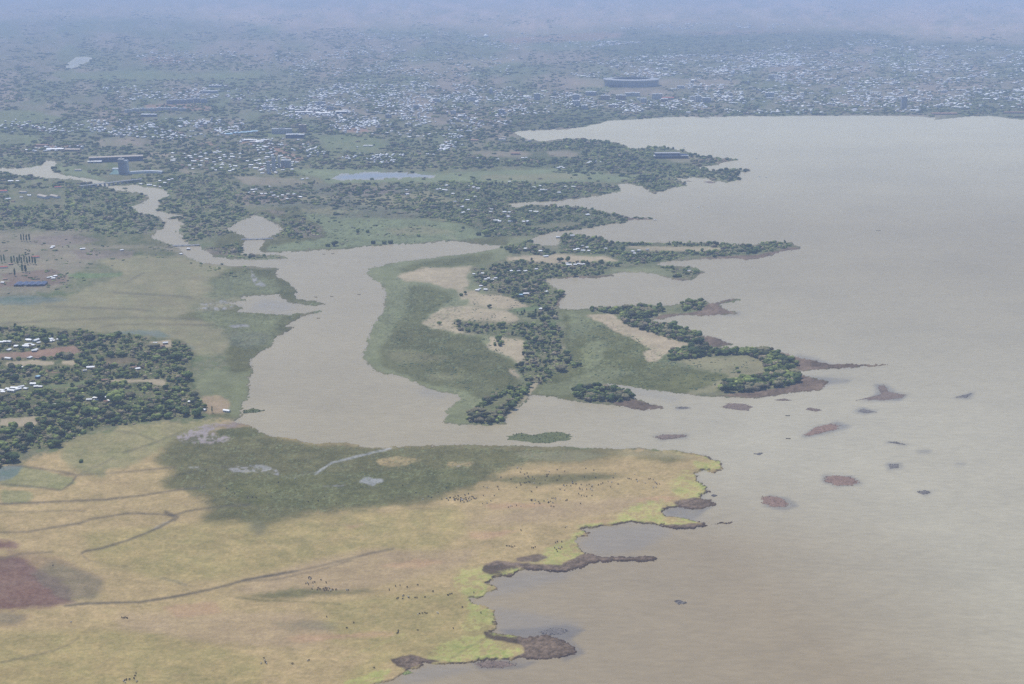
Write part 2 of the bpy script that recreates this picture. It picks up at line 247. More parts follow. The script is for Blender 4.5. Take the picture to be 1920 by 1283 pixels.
zn('bog', 1.2, .9, "905,1062 940,1054 960,1060 975,1068 958,1078 925,1082 905,1075", "730,1238 770,1229 800,1238 830,1241 785,1246 763,1257 745,1251", "905,1186 955,1188 985,1198 975,1210 935,1203 910,1198", "1250,1128 1250,1128 1251,1129")
zn('mud', 1.4, .95, "1083,1046 1100,1040 1170,1044 1232,1042 1232,1052 1173,1054 1107,1058 1083,1069 1050,1075 1000,1070 1050,1064", "975,1200 1010,1190 1040,1195 1090,1220 1080,1229 1040,1237 1000,1239 960,1236 985,1225", "1262,944 1300,935 1340,940 1348,946 1320,953 1280,957", "1247,986 1300,983 1330,985 1380,977 1380,980 1320,990 1290,994 1250,992", "966,1048 1010,1040 1030,1046 1010,1056 970,1055")
zn('pinkmud', 3, .9, "328,822 370,800 430,794 455,795 405,812 400,818 440,822 420,830 375,834 345,830")
zn('mud', 3, .5, "380,800 460,792 480,800 420,806")
zn('marsh', 2, .95, "400,808 470,800 500,815 455,821 415,819")
zn('pool', 1, .8, "425,880 450,873 490,872 520,882 525,895 510,890 470,886 440,889", "345,876 380,878 370,883", "590,913 650,910 640,914", "850,875 865,872 860,877")
zn('stream', .8, .62, *NET)
zn('woodd', 6, .85, '1180,56 1300,66 1480,60 1640,60 1720,74 1660,84 1480,96 1400,100 1200,112 1100,95 1150,75', '1640,84 1800,78 1920,86 2000,96 1860,96 1700,92', '640,225 960,225 960,250 1100,238 1140,226 1200,222 1100,210 960,218 640,238', '1240,208 1700,206 1760,195 1920,186 1920,216 1700,214 1240,217')
zn('olive', 5, .7, '560,392 620,390 680,396 640,404 580,402', '720,430 800,425 860,436 800,442 730,440', '500,372 600,366 640,372 560,380', '640,346 740,348 720,354 650,353', '900,330 1060,326 1120,334 1000,340 900,338')
zn('floor', 4, .6, '430,365 500,360 560,366 540,380 460,384', '480,392 540,396 520,404', '640,352 700,352 760,360 700,366 650,362', '545,415 600,425 610,445 560,445', '380,462 450,470 440,482 390,478', '60,445 150,440 200,452 120,462 60,458', '130,470 260,470 240,486 150,486')
LINES = [("ditch", 3.0, .85, "120,1138 160,1133 260,1131 330,1120 380,1110 430,1098 455,1090 500,1082 560,1072"), ("ditch", 1.8, .6, "560,1072 620,1058 700,1038 740,1030"), ("ditch", 1.4, .6, "455,1092 520,1088 600,1070 660,1052"),
 ("ditch", 2, .7, "-40,1001 0,1000 50,999 100,990 150,983 175,974 240,964 290,965 325,968 350,960 400,953 470,947"), ("ditch", 2.4, .75, "328,974 300,990 270,1003 230,1018 190,1030 160,1035 152,1040"), ("ditch", 1.3, .4, "152,1040 165,1052 200,1060 240,1064"),
 ("ditch", 2, .7, "-40,947 0,946 60,944 130,941 200,938 270,930 330,920 385,915"), ("ditch", 1.6, .6, "110,890 145,892 200,889 280,882 330,877"), ("ditch", 1.6, .8, "20,872 60,878 140,890"), ("ditch", 1.6, .8, "-40,906 0,909 60,914 115,921 135,907 143,893"),
 ("ditch", 1.4, .6, "-40,1058 0,1050 40,1040 100,1036"), ("ditch", 1.4, .6, "212,550 280,553 360,558"), ("ditch", 1.4, .6, "85,576 180,578 260,582 290,584"), ("ditch", 1.4, .6, "0,608 100,602 230,596 300,597 380,601"), ("ditch", 1.4, .5, "188,615 215,610 300,609 400,611"),
 ("ditch", 1.6, .5, "232,534 250,523 272,512"), ("ditch", 1.4, .5, "0,1245 30,1238 100,1222 130,1210 150,1195"), ("ditch", 5, .5, "308,960 322,968 335,972 326,978"),
 ("ditch", 1.2, .6, "190,805 260,815 300,832"), ("ditch", 1.2, .6, "230,850 290,832 330,815 350,805"), ("ditch", 1.2, .5, "150,890 190,872 215,858"), ("ditch", 1.2, .5, "320,895 390,880 440,875"), ("pool", 1.6, .8, "288,993 300,986 320,978"),
 ("track", 1.6, .8, "333,465 352,480 390,495 440,500 510,505"), ("track", 1.4, .8, "455,449 480,449 520,448"), ("brick", 1.6, .6, "430,385 455,375 475,362 500,368"), ("track", 2, .6, "561,445 562,425"), ("track", 1.6, .5, "140,200 175,215 210,225"),
 ("pool", 1, .7, "468,505 475,515 480,530 490,540"), ("pool", 1, .7, "530,898 560,893 590,888"), ("lime", 3, .4, "640,1240 700,1215 760,1190"), ("track", 1.5, .7, "855,452 850,446 835,440"), ("darkgrass", 5, .5, "300,1085 330,1092 350,1100"), ("ditch", 1.5, .5, "0,962 100,960 160,959"),
 ("track", 3, .8, "958,1076 962,1073 975,1068"), ("marsh", 4, .6, "440,1122 500,1128 560,1130 640,1135"), ("ditch", 1.4, .35, "840,1240 880,1215 910,1200")]
LINES += [("track", 1.2, .7, s_) for s_ in ("560,300 500,285 440,270 380,262 300,258", "620,250 700,236 800,232 900,234", "330,240 430,215 560,190 700,168 900,150 1060,140", "1240,200 1400,180 1600,172 1920,165", "1300,140 1500,132 1700,128 1920,130", "1400,206 1420,180 1430,150 1440,110", "1650,205 1660,170 1668,130 1672,90",
  "700,232 720,200 740,170 750,140 755,110", "900,226 910,200 905,170 900,150", "1060,170 1080,140 1110,115 1130,85", "0,290 60,286 160,292 240,300 300,312", "350,330 400,345 470,365 600,372 700,368 860,372", "150,60 400,80 700,75 1000,85", "1100,75 1400,50 1700,42 1920,40")]
LINES += [("track", .9, .28, s_) for s_ in ("0,1100 200,1070 420,1035 640,1010 860,1000", "150,1283 260,1190 420,1120 560,1085", "640,1200 760,1120 860,1050 960,980 1060,930", "230,960 420,940 600,985 800,985", "860,960 1000,955 1150,940 1240,945", "0,1200 160,1180 330,1175 520,1150 700,1150", "300,1283 440,1230 600,1215 740,1180", "200,560 330,530 430,515", "0,590 180,575 350,570")]
for n, wd, op, s in LINES:
    Z.append((n, 0.5, min(1, op*(1.35 if n == 'ditch' else 1)), [stroke(P(s), wd*(1.3 if n == 'ditch' else 1))]))

def color_at(x, y, shore):
    """base colour of the ground at traced points"""
    n1 = fbm(x/26, y*2.4/26, 3, 5); n2 = fbm(x/70+9, y*2.6/70, 31, 3); nf = fbm(x/7, y*2.2/7, 77, 3)
    wx = (fbm(x/22, y*2.3/22, 5, 4)-.5)*14; wy = (fbm(x/22+50, y*2.3/22, 6, 4)-.5)*6
    wx2 = (fbm(x/9, y*2.3/9, 55, 3)-.5)*6; wy2 = (fbm(x/9+50, y*2.3/9, 66, 3)-.5)*3
    def mixc(name, t):
        a, b = ZC[name]; return np.array(a)[None]*(1-t[:, None]) + np.array(b)[None]*t[:, None]
    ct = lambda v, g: np.clip((v-.5)*g+.5, 0, 1)
    tt = ct(.6*n1+.4*nf, 2.6)
    c = mixc('town', ct(n2, 3)); sc_ = mixc('scrub', tt)
    k = np.clip((y-250)/60, 0, 1)[:, None]; c = c*(1-k)+sc_*k
    k = (ct(n1, 6)*.5)[:, None]; c = c*(1-k) + mixc('woodd', tt)*k
    for name, soft, op, polys in Z:
        al = np.concatenate(polys); pad = soft*3+12
        idx = np.nonzero((x > al[:, 0].min()-pad) & (x < al[:, 0].max()+pad) & (y > al[:, 1].min()-pad) & (y < al[:, 1].max()+pad))[0]
        if len(idx) == 0: continue
        mk = mask(polys, soft)
        g = min(1.0, soft/4.0 + .12) if soft > .6 else .12
        m = sample(mk, x[idx]+g*wx[idx]+min(1, g*1.6)*wx2[idx], y[idx]+g*wy[idx]+min(1, g*1.6)*wy2[idx])
        if soft > .6:
            sh = 1.6 if soft < 5 else 1.2
            m = np.clip((m-.5)*sh + .5 + (tt[idx]-.5)*min(.95, soft*.17)*(1-np.abs(2*m-1)), 0, 1)
        if name == 'lime': m = m*np.clip((nf[idx]*.5+n1[idx]*.5-.38)*8, .15, 1)
        if name == 'pool' or name == 'pinkmud': m = m*np.clip((nf[idx]*.6+n1[idx]*.4-.45)*14, .12, 1)
        m = (m*op)[:, None]
        c[idx] = c[idx]*(1-m) + mixc(name, tt[idx])*m
    FL = [P(s) for s in ("300,845 440,805 590,833 830,835 990,840 1080,845 930,890 800,940 560,970 420,975 320,900", "430,500 520,505 620,570 550,612 470,676 400,620 360,580", "740,520 860,560 900,640 990,730 880,770 740,690 700,620", "1050,585 1150,600 1300,700 1200,728 1010,735", "540,385 760,400 940,450 640,468 500,470")]
    fm = sample(mask(FL, 3), x, y)*np.clip((fbm(x/3.2, y*2.6/3.2, 301, 3)-.60)*12, 0, 1)*np.clip((fbm(x/24, y*2.6/24, 302, 3)-.38)*5, 0, 1); k = (fm*.5)[:, None]; c = c*(1-k)+mixc('marshp', tt)*1.25*k
    fm = sample(mask(FL, 3), x, y)*np.clip((.42-fbm(x/4.2+9, y*2.6/4.2, 303, 3))*12, 0, 1); k = (fm*.45)[:, None]; c = c*(1-k)+mixc('woodd', tt)*.7*k
    # shore belt: wet dark peat at the water's edge, fresh yellow-green turf behind it (pasture shore only)
    past = sample(PAST, x, y)
    nn = ct(n1, 3)
    mudm = sample(MUDM, x+wx*.5+wx2*.8, y+wy*.5+wy2*.8)
    belt = (1-mudm)*np.clip((shore[1]-.50)/.06, 0, 1)*np.clip((.93-shore[1]+.15*(nn-.5))/.22, 0, 1)*past
    k = (belt*np.clip(ct(nf*.4+n1*.6, 4.5)*1.2-.05, 0, .92))[:, None]; c = c*(1-k) + mixc('lime', ct(nf, 2.5))*k
    edge = np.clip((.985-shore[0])/.16, 0, 1)*past*np.clip(-.1+2.4*ct(nf*.5+n2*.5, 3), 0, 1)
    mt = np.clip(.5*nf+.5*fbm(x/3.5, y*2/3.5, 99, 3), 0, 1); mt = np.clip((mt-.36)*3.4, 0, 1)
    k = np.clip(mudm*1.5-.2+.4*(mt-.5), 0, 1)[:, None]; c = c*(1-k)+mixc('mud', mt)*k
    k = (edge*.95)[:, None]; c = c*(1-k) + mixc('bog', tt)*k
    edge2 = np.clip((.9-shore[0])/.3, 0, 1)*(1-past)*np.clip((y-200)/100, 0, 1)*.45
    k = (edge2*nn)[:, None]; c = c*(1-k) + mixc('mud', tt)*k
    nh = fbm(x/2.6, y*1.9/2.6, 177, 3); ns = fbm(x/30, y*7/30, 178, 4)
    return c*(0.86+.28*n2)[:, None]*(0.90+.20*nf)[:, None]*(.87+.26*nh)[:, None]*(.88+.24*ns)[:, None]

MUDM = mask([P(s) for s in ('968,1196 1010,1188 1045,1192 1095,1218 1085,1232 1040,1240 1000,1242 955,1240 985,1225 975,1208', '1083,1044 1100,1038 1170,1042 1234,1040 1234,1054 1173,1056 1107,1060 1083,1070 1050,1077 1000,1072 960,1062 905,1060 930,1052 960,1056 1050,1062', '1262,942 1300,934 1345,938 1350,948 1320,955 1275,957', '1240,988 1300,983 1330,985 1380,977 1380,982 1320,990 1290,996 1250,994', '740,1238 770,1229 800,1238 830,1241 785,1248 763,1259')], 2.5)
PAST = mask([P("600,1500 860,1260 700,1250 820,1060 1040,960 1200,880 1290,845 1400,840 1430,1000 1270,1080 1120,1260 1000,1500")], 12)
LAKE_M = mask([LAKE] + POOLS, 0, pad=20)
def _soft(mk):
    m, a, b = mk; p = np.pad(m, 1, mode='edge'); h_, w_ = m.shape
    return (sum(p[i:i+h_, j:j+w_] for i in range(3) for j in range(3))/9).astype(np.float32), a, b
LAKE_M = _soft(LAKE_M)

# ------------------------------------------------------------------ mesh helpers
def new_mesh(name, v, f, mats=None, mi=None, colr=None, smooth=False):
    """f: (n,k) int array or list of such arrays"""
    fs = f if isinstance(f, list) else [f]
    me = bpy.data.meshes.new(name)
    v = np.asarray(v, np.float32)
    me.vertices.add(len(v)); me.vertices.foreach_set('co', v.ravel())
    nl = sum(a.size for a in fs); npoly = sum(len(a) for a in fs)
    me.loops.add(nl); me.polygons.add(npoly)
    me.loops.foreach_set('vertex_index', np.concatenate([a.ravel() for a in fs]).astype(np.int32))
    tot = np.concatenate([np.full(len(a), a.shape[1], np.int32) for a in fs])
    st = np.concatenate([[0], np.cumsum(tot)[:-1]]).astype(np.int32)
    me.polygons.foreach_set('loop_start', st)
    try: me.polygons.foreach_set('loop_total', tot)
    except Exception: pass
    if colr is not None:
        at = me.color_attributes.new('tint', 'FLOAT_COLOR', 'POINT')
        cc = np.ones((len(v), 4), np.float32); cc[:, :3] = colr
        at.data.foreach_set('color', cc.ravel())
    for m in (mats or []): me.materials.append(m)
    if mi is not None: me.polygons.foreach_set('material_index', np.asarray(mi, np.int32))
    if smooth: me.polygons.foreach_set('use_smooth', np.ones(npoly, bool))
    me.update(calc_edges=True); me.validate(verbose=False)
    return me
def link(name, me, parent=None, loc=None, rz=None):
    o = bpy.data.objects.new(name, me); col.objects.link(o)
    if parent: o.parent = parent
    if loc is not None: o.location = loc
    if rz is not None: o.rotation_euler = (0, 0, rz)
    return o
def tag(o, label, cat=None, group=None, kind=None):
    if label: o['label'] = label
    if cat: o['category'] = cat
    if group: o['group'] = group
    if kind: o['kind'] = kind
    return o

# ------------------------------------------------------------------ materials
def mat(name, base=(.5, .5, .5), rough=.9, attr=False, noise=0.0, nscale=.1, rnd=0.0, spec=.2, metal=0, bump=0, bscale=.2):
    m = bpy.data.materials.new(name); m.use_nodes = True; t = m.node_tree; b = t.nodes['Principled BSDF']
    b.inputs['Roughness'].default_value = rough; b.inputs['Specular IOR Level'].default_value = spec; b.inputs['Metallic'].default_value = metal
    if attr:
        a = t.nodes.new('ShaderNodeVertexColor'); a.layer_name = 'tint'; src = a.outputs['Color']
    else:
        a = t.nodes.new('ShaderNodeRGB'); a.outputs[0].default_value = (*base, 1); src = a.outputs[0]
    tc = t.nodes.new('ShaderNodeTexCoord'); g = t.nodes.new('ShaderNodeNewGeometry')
    if noise:
        for k, s in enumerate((nscale, nscale*6.3)):
            n = t.nodes.new('ShaderNodeTexNoise'); n.inputs['Scale'].default_value = s; n.inputs['Detail'].default_value = 5; n.inputs['Roughness'].default_value = .65
            t.links.new(g.outputs['Position'], n.inputs['Vector'])
            r = t.nodes.new('ShaderNodeMapRange'); r.inputs[1].default_value = .3; r.inputs[2].default_value = .7
            r.inputs[3].default_value = 1-noise; r.inputs[4].default_value = 1+noise
            t.links.new(n.outputs['Fac'], r.inputs[0])
            mx = t.nodes.new('ShaderNodeVectorMath'); mx.operation = 'SCALE'
            t.links.new(src, mx.inputs[0]); t.links.new(r.outputs[0], mx.inputs['Scale']); src = mx.outputs[0]
    if rnd:
        oi = t.nodes.new('ShaderNodeObjectInfo'); r = t.nodes.new('ShaderNodeMapRange'); r.inputs[3].default_value = 1-rnd; r.inputs[4].default_value = 1+rnd
        t.links.new(oi.outputs['Random'], r.inputs[0]); mx = t.nodes.new('ShaderNodeVectorMath'); mx.operation = 'SCALE'
        t.links.new(src, mx.inputs[0]); t.links.new(r.outputs[0], mx.inputs['Scale']); src = mx.outputs[0]
    t.links.new(src, b.inputs['Base Color'])
    if bump:
        n = t.nodes.new('ShaderNodeTexNoise'); n.inputs['Scale'].default_value = bscale; n.inputs['Detail'].default_value = 4
        t.links.new(g.outputs['Position'], n.inputs['Vector']); bp = t.nodes.new('ShaderNodeBump'); bp.inputs['Distance'].default_value = bump
        t.links.new(n.outputs['Fac'], bp.inputs['Height']); t.links.new(bp.outputs[0], b.inputs['Normal'])
    return m
M = dict(
 ground=mat('ground_turf_and_soil', attr=True, noise=.11, nscale=.035, rough=1, spec=.05, bump=.8, bscale=.25),
 leaf=mat('foliage', attr=True, noise=.25, nscale=.35, rough=.85, spec=.12, rnd=.28),
 leafs=mat('foliage_mass', attr=True, noise=.25, nscale=.08, rough=.9, spec=.08),
 trunk=mat('bark', (.12, .095, .07), noise=.2, nscale=1),
 tin=mat('sheet_metal_roof_white', (.80, .80, .79), rough=.5, noise=.08, nscale=.3, rnd=.12), tin2=mat('sheet_metal_roof_grey', (.50, .51, .52), rough=.5, noise=.15, nscale=.3, rnd=.2),
 rust=mat('sheet_metal_roof_rusty', (.33, .20, .14), rough=.8, noise=.2, nscale=.3, rnd=.2), red=mat('red_roof', (.42, .13, .10), rough=.8, noise=.12, nscale=.3), tanr=mat('tan_roof', (.46, .40, .33), rough=.85, noise=.12, nscale=.3),
 blue=mat('blue_roof', (.33, .50, .62), rough=.6, noise=.1, nscale=.2), navy=mat('dark_blue_roof', (.07, .09, .16), rough=.5, noise=.2, nscale=.3),
 wall=mat('mud_plaster_wall', (.34, .27, .21), noise=.15, nscale=.5, rnd=.25), wallw=mat('painted_wall', (.55, .53, .50), noise=.08, nscale=.3, rnd=.1), wallg=mat('grey_concrete', (.36, .36, .37), noise=.12, nscale=.2),
 dark=mat('dark_opening', (.05, .055, .07), rough=.4, noise=.1, nscale=.3), town=mat('town_buildings', attr=True, rough=.7, noise=.08, nscale=.1),
 hide=mat('cattle_hide', attr=True, rough=.8, rnd=.2, noise=.15, nscale=2), reed=mat('dry_reed_mat', attr=True, rough=1, noise=.3, nscale=.25, bump=.5, bscale=.5),
 boat=mat('boat_white', (.7, .7, .68), rough=.5, noise=.05), papyrus=mat('papyrus_boat', (.10, .08, .06), rough=.9, noise=.15), green=mat('pale_green_roof', (.40, .56, .47), rough=.6, noise=.05),
 stad=mat('dark_stadium_sheeting', (.35, .36, .38), noise=.1, nscale=.1), brickw=mat('brown_cladding', (.33, .24, .19), noise=.12, nscale=.2))
def water_material():
    m = bpy.data.materials.new('silty_water'); m.use_nodes = True; t = m.node_tree; b = t.nodes['Principled BSDF']
    b.inputs['Roughness'].default_value = .42; b.inputs['IOR'].default_value = 1.33; b.inputs['Specular IOR Level'].default_value = .38
    a = t.nodes.new('ShaderNodeVertexColor'); a.layer_name = 'tint'
    g = t.nodes.new('ShaderNodeNewGeometry')
    mp = t.nodes.new('ShaderNodeMapping'); mp.inputs['Rotation'].default_value = (0, 0, .5); mp.inputs['Scale'].default_value = (.35, 1, 1)
    t.links.new(g.outputs['Position'], mp.inputs[0])
    src = a.outputs[0]
    for s, am in ((.004, .03), (.03, .025), (.16, .075), (.5, .04)):
        n = t.nodes.new('ShaderNodeTexNoise'); n.inputs['Scale'].default_value = s; n.inputs['Detail'].default_value = 4
        t.links.new(mp.outputs[0], n.inputs['Vector'])
        r = t.nodes.new('ShaderNodeMapRange'); r.inputs[1].default_value = .3; r.inputs[2].default_value = .7; r.inputs[3].default_value = 1-am; r.inputs[4].default_value = 1+am
        t.links.new(n.outputs['Fac'], r.inputs[0]); mx = t.nodes.new('ShaderNodeVectorMath'); mx.operation = 'SCALE'
        t.links.new(src, mx.inputs[0]); t.links.new(r.outputs[0], mx.inputs['Scale']); src = mx.outputs[0]
    t.links.new(src, b.inputs['Base Color'])
    n = t.nodes.new('ShaderNodeTexNoise'); n.inputs['Scale'].default_value = .12; n.inputs['Detail'].default_value = 5
    t.links.new(mp.outputs[0], n.inputs['Vector']); bp = t.nodes.new('ShaderNodeBump'); bp.inputs['Distance'].default_value = .5; bp.inputs['Strength'].default_value = .6
    t.links.new(n.outputs['Fac'], bp.inputs['Height']); t.links.new(bp.outputs[0], b.inputs['Normal'])
    return m
M['water'] = water_material()

# ------------------------------------------------------------------ ground sheet and water
def grid_faces(nx, ny):
    i = np.arange(nx-1)[None, :] + np.arange(ny-1)[:, None]*nx
    return np.stack([i, i+1, i+1+nx, i+nx], -1).reshape(-1, 4)
def build_ground():
    xs = np.concatenate([np.linspace(-1500, -480, 10), np.arange(-460, -40, 12), np.arange(-40, 1960, 2.0), np.arange(1960, 2400, 12), np.linspace(2420, 3500, 10)])
    ys = np.concatenate([np.arange(-50, -10, 4), np.arange(-10, 1296, 1.5), np.arange(1296, 1500, 8), np.array([1520, 1600, 1750, 2000, 2500, 3500, 6000])])
    gx, gy = np.meshgrid(xs, ys); x = gx.ravel(); y = gy.ravel()
    nx_, ny_ = len(xs), len(ys)
    cx = np.clip(x, -590, 2510); cy = np.clip(y, -55, 1495)
    wx = (fbm(cx/15, cy*2.2/15, 15, 5, .7)-.5)*19.0; wy = (fbm(cx/15+40, cy*2.2/15, 16, 5, .7)-.5)*7
    s = np.clip((cy-120)/200, .25, 1)
    wx = wx + (fbm(cx/4.5, cy*1.8/4.5, 215, 3, .8)-.5)*13*s; wy = wy + (fbm(cx/4.5+40, cy*1.8/4.5, 216, 3, .8)-.5)*4.6*s
    lm = sample(LAKE_M, cx+wx*s, cy+wy*s)
    full = np.zeros((RY1-RY0, RX1-RX0), np.float32); m0, mx0, my0 = LAKE_M
    full[my0-RY0:my0-RY0+m0.shape[0], mx0-RX0:mx0-RX0+m0.shape[1]] = m0
    broad = (blur(full, 11), RX0, RY0); near = (blur(full, 2.2), RX0, RY0)
    b = 1-sample(broad, cx+wx, cy+wy); nr = 1-sample(near, cx+wx*s, cy+wy*s)
    c = color_at(cx, cy, (nr, b))
    X, Y = p2w(x, y)
    z = np.clip((.58-lm)*4.0, -2.0, .9)
    z = z + np.where(z > .5, (fbm(X/40, Y/40, 8, 3)-.5)*.5, 0)
    me = new_mesh('ground', np.stack([X, Y, z], -1), grid_faces(nx_, ny_)[:, ::-1], [M['ground']], colr=c, smooth=True)
    tag(link('ground', me), None, kind='structure')
    global LAND; LAND = (1-full, RX0, RY0)
# silt and shoals in the water
SHOAL = [P(s) for s in ("1440,928 1480,934 1500,950 1470,958 1430,950", "1640,720 1665,722 1680,735 1705,742 1690,752 1610,754 1640,742", "1595,768 1620,764 1650,772 1620,778", "1500,818 1535,798 1570,790 1600,800 1560,812 1510,822", "1785,747 1830,734 1820,748",
  "1540,890 1600,892 1620,908 1570,914 1542,904", "1660,868 1690,868 1692,880 1665,882", "1715,920 1752,922 1735,931", "1660,827 1705,833 1700,837 1662,831", "1715,843 1750,845 1745,850 1720,850", "1790,868 1812,869 1810,873 1792,873",
  "960,1180 1060,1172 1100,1180 1070,1200 1100,1225 1060,1240 980,1200 930,1182", "880,1240 960,1236 1010,1240 980,1254 900,1258", "1490,664 1530,672 1560,682 1520,688 1500,680", "1490,705 1530,706 1600,712 1590,718 1540,722 1500,712", "1265,762 1300,766 1270,769", "1220,815 1290,814 1290,822 1240,826", "1225,938 1260,930 1340,948 1300,975 1250,965", "1340,590 1390,585 1385,591")]
BLUEW = [P(s) for s in ("1087,992 1240,982 1260,1000 1200,1030 1120,1042 1085,1022 1110,1003", "960,1075 1080,1070 1060,1085 960,1110 900,1122 930,1100 910,1095", "925,1140 1000,1150 1090,1170 1060,1200 960,1192 930,1180", "745,1270 800,1248 900,1248 860,1265 760,1285", "1250,960 1330,975 1290,980 1255,970", "790,728 840,738 830,745 780,740", "1130,718 1200,730 1280,742 1270,750 1180,740", "490,560 560,570 540,585 470,582")]
def build_water():
    xs = np.concatenate([np.linspace(-2500, -200, 12), np.arange(-160, 2100, 5.0), np.linspace(2140, 5500, 20)])
    ys = np.concatenate([np.arange(60, 250, 6), np.arange(250, 1300, 4.0), np.arange(1310, 1500, 20), np.array([1600, 1800, 2200, 3000, 6000])])
    gx, gy = np.meshgrid(xs, ys); x = gx.ravel(); y = gy.ravel(); cx = np.clip(x, -590, 2510); cy = np.clip(y, -55, 1495)
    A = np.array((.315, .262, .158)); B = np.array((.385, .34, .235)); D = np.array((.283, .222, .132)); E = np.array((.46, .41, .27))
    n = fbm(cx/90, cy*2.5/90, 21, 4); n3 = fbm(cx/25, cy*3/25, 22, 4)
    def g(v): return np.clip(v, 0, 1)[:, None]
    c = np.tile(A, (len(x), 1))
    k = g((cx-900)/500)*g((cy-500)/300); c = c*(1-k)+B*k
    k = g((cy-850)/170)*g((1620-cx+(cy-860)*1.1)/480); c = c*(1-k)+D*k
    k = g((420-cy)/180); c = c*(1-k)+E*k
    nw = fbm(cx/160, cy*5/160, 23, 4); c = c*(1+(n-.5)*.12+(nw-.5)*.10)[:, None]
    BM = mask(BLUEW, 7); k = (sample(BM, cx+(n3-.5)*12, cy+(n-.5)*8)*.32)[:, None]; c = c*(1-k)+np.array((.175, .175, .185))*k
    PD = mask(POOLS[1], 3); k = (sample(PD, cx, cy)*.9)[:, None]; c = c*(1-k)+np.array((.20, .235, .28))*k
    PD = mask(POOLS[0], 3); k = (sample(PD, cx, cy)*.8)[:, None]; c = c*(1-k)+np.array((.24, .24, .20))*k
    SM = mask(SHOAL, 2.2); k = (sample(SM, cx+(n3-.5)*10, cy)*(.35+.7*n3))[:, None]*.8; c = c*(1-k)+np.array((.13, .12, .115))*k
    mb, bx, by = mask([LAKE], 5, pad=30)
    k = (np.clip((.78-sample((mb, bx, by), cx, cy))/.4, 0, 1)*.35*np.clip((cy-380)/200, 0, 1))[:, None]; c = c*(1-k)+np.array((.215, .20, .18))*k
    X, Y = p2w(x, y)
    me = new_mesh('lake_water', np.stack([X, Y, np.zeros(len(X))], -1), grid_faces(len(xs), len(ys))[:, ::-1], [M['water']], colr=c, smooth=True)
    tag(link('lake_water', me), None, kind='structure')

build_haze()
build_ground()
build_water()
# =================================================================== shape collector
class MB:
    def __init__(s): s.v = []; s.f = []; s.n = 0
    def add(s, v, f):
        s.v += [tuple(p) for p in v]; s.f += [tuple(i+s.n for i in q) for q in f]; s.n += len(v); return s
    def box(s, x0, x1, y0, y1, z0, z1, rz=0, c=(0, 0), taper=1.0):
        v = [(x, y, z) for z in (z0, z1) for y in (y0, y1) for x in (x0, x1)]
        if taper != 1.0:
            mx, my = (x0+x1)/2, (y0+y1)/2
            v = [(mx+(x-mx)*(taper if z == z1 else 1), my+(y-my)*(taper if z == z1 else 1), z) for x, y, z in v]
        cr, sr = math.cos(rz), math.sin(rz)
        v = [(c[0]+x*cr-y*sr, c[1]+x*sr+y*cr, z) for x, y, z in v]
        return s.add(v, [(0, 2, 3, 1), (4, 5, 7, 6), (0, 1, 5, 4), (2, 6, 7, 3), (0, 4, 6, 2), (1, 3, 7, 5)])
    def gable(s, L, W, z0, h, hip=0.0, o=.5, th=.25):
        a, b = L/2+o, W/2+o; r = L/2+o-hip
        v = [(-a, -b, z0), (a, -b, z0), (a, b, z0), (-a, b, z0), (-r, 0, z0+h), (r, 0, z0+h)]
        v += [(-a, -b, z0-th), (a, -b, z0-th), (a, b, z0-th), (-a, b, z0-th)]
        return s.add(v, [(0, 1, 5, 4), (2, 3, 4, 5), (1, 2, 5), (3, 0, 4), (6, 7, 1, 0), (7, 8, 2, 1), (8, 9, 3, 2), (9, 6, 0, 3), (9, 8, 7, 6)])
    def prism(s, pts, z0, z1):
        n = len(pts); v = [(x, y, z0) for x, y in pts]+[(x, y, z1) for x, y in pts]
        return s.add(v, [tuple(range(n, 2*n)), tuple(range(n-1, -1, -1))]+[(i, (i+1) % n, n+(i+1) % n, n+i) for i in range(n)])
    def ring(s, rings, closed=False):
        n = len(rings[0]); v = [p for r in rings for p in r]; f = []
        k = len(rings)
        for j in range(k if closed else k-1):
            for i in range(n):
                a, b = j*n+i, j*n+(i+1) % n; c2 = ((j+1) % k)*n
                f.append((a, b, c2+(i+1) % n, c2+i))
        return s.add(v, f)
    def mesh(s, name, m, smooth=False, colr=None):
        me = bpy.data.meshes.new(name); me.from_pydata(s.v, [], s.f)
        if m: me.materials.append(m)
        if smooth: me.polygons.foreach_set('use_smooth', np.ones(len(s.f), bool))
        if colr is not None:
            at = me.color_attributes.new('tint', 'FLOAT_COLOR', 'POINT')
            cc = np.ones((len(s.v), 4), np.float32); cc[:, :3] = colr; at.data.foreach_set('color', cc.ravel())
        me.update(); return me
    def build(s, name, m, parent=None, **k): return link(name, s.mesh(name, m, **k), parent)
def empty(name, loc, rz=0):
    o = bpy.data.objects.new(name, None); col.objects.link(o); o.location = loc; o.rotation_euler = (0, 0, rz); o.empty_display_size = 2; return o
def at(x, y, z=.9):
    X, Y = p2w(x, y); return (float(X), float(Y), z)
def dup(root, name, loc, rz, sc):
    r = root.copy(); r.name = name; col.objects.link(r); r.location = loc; r.rotation_euler = (0, 0, rz); r.scale = sc
    for ch in root.children:
        c = ch.copy(); col.objects.link(c); c.parent = r
    return r
ORD = ['', 'first', 'second', 'third', 'fourth', 'fifth', 'sixth', 'seventh', 'eighth', 'ninth', 'tenth', 'eleventh', 'twelfth', 'thirteenth', 'fourteenth', 'fifteenth', 'sixteenth', 'seventeenth', 'eighteenth', 'nineteenth', 'twentieth']
ORD += ['twenty-'+o for o in ORD[1:10]] + ['thirtieth'] + ['thirty-'+o for o in ORD[1:10]]
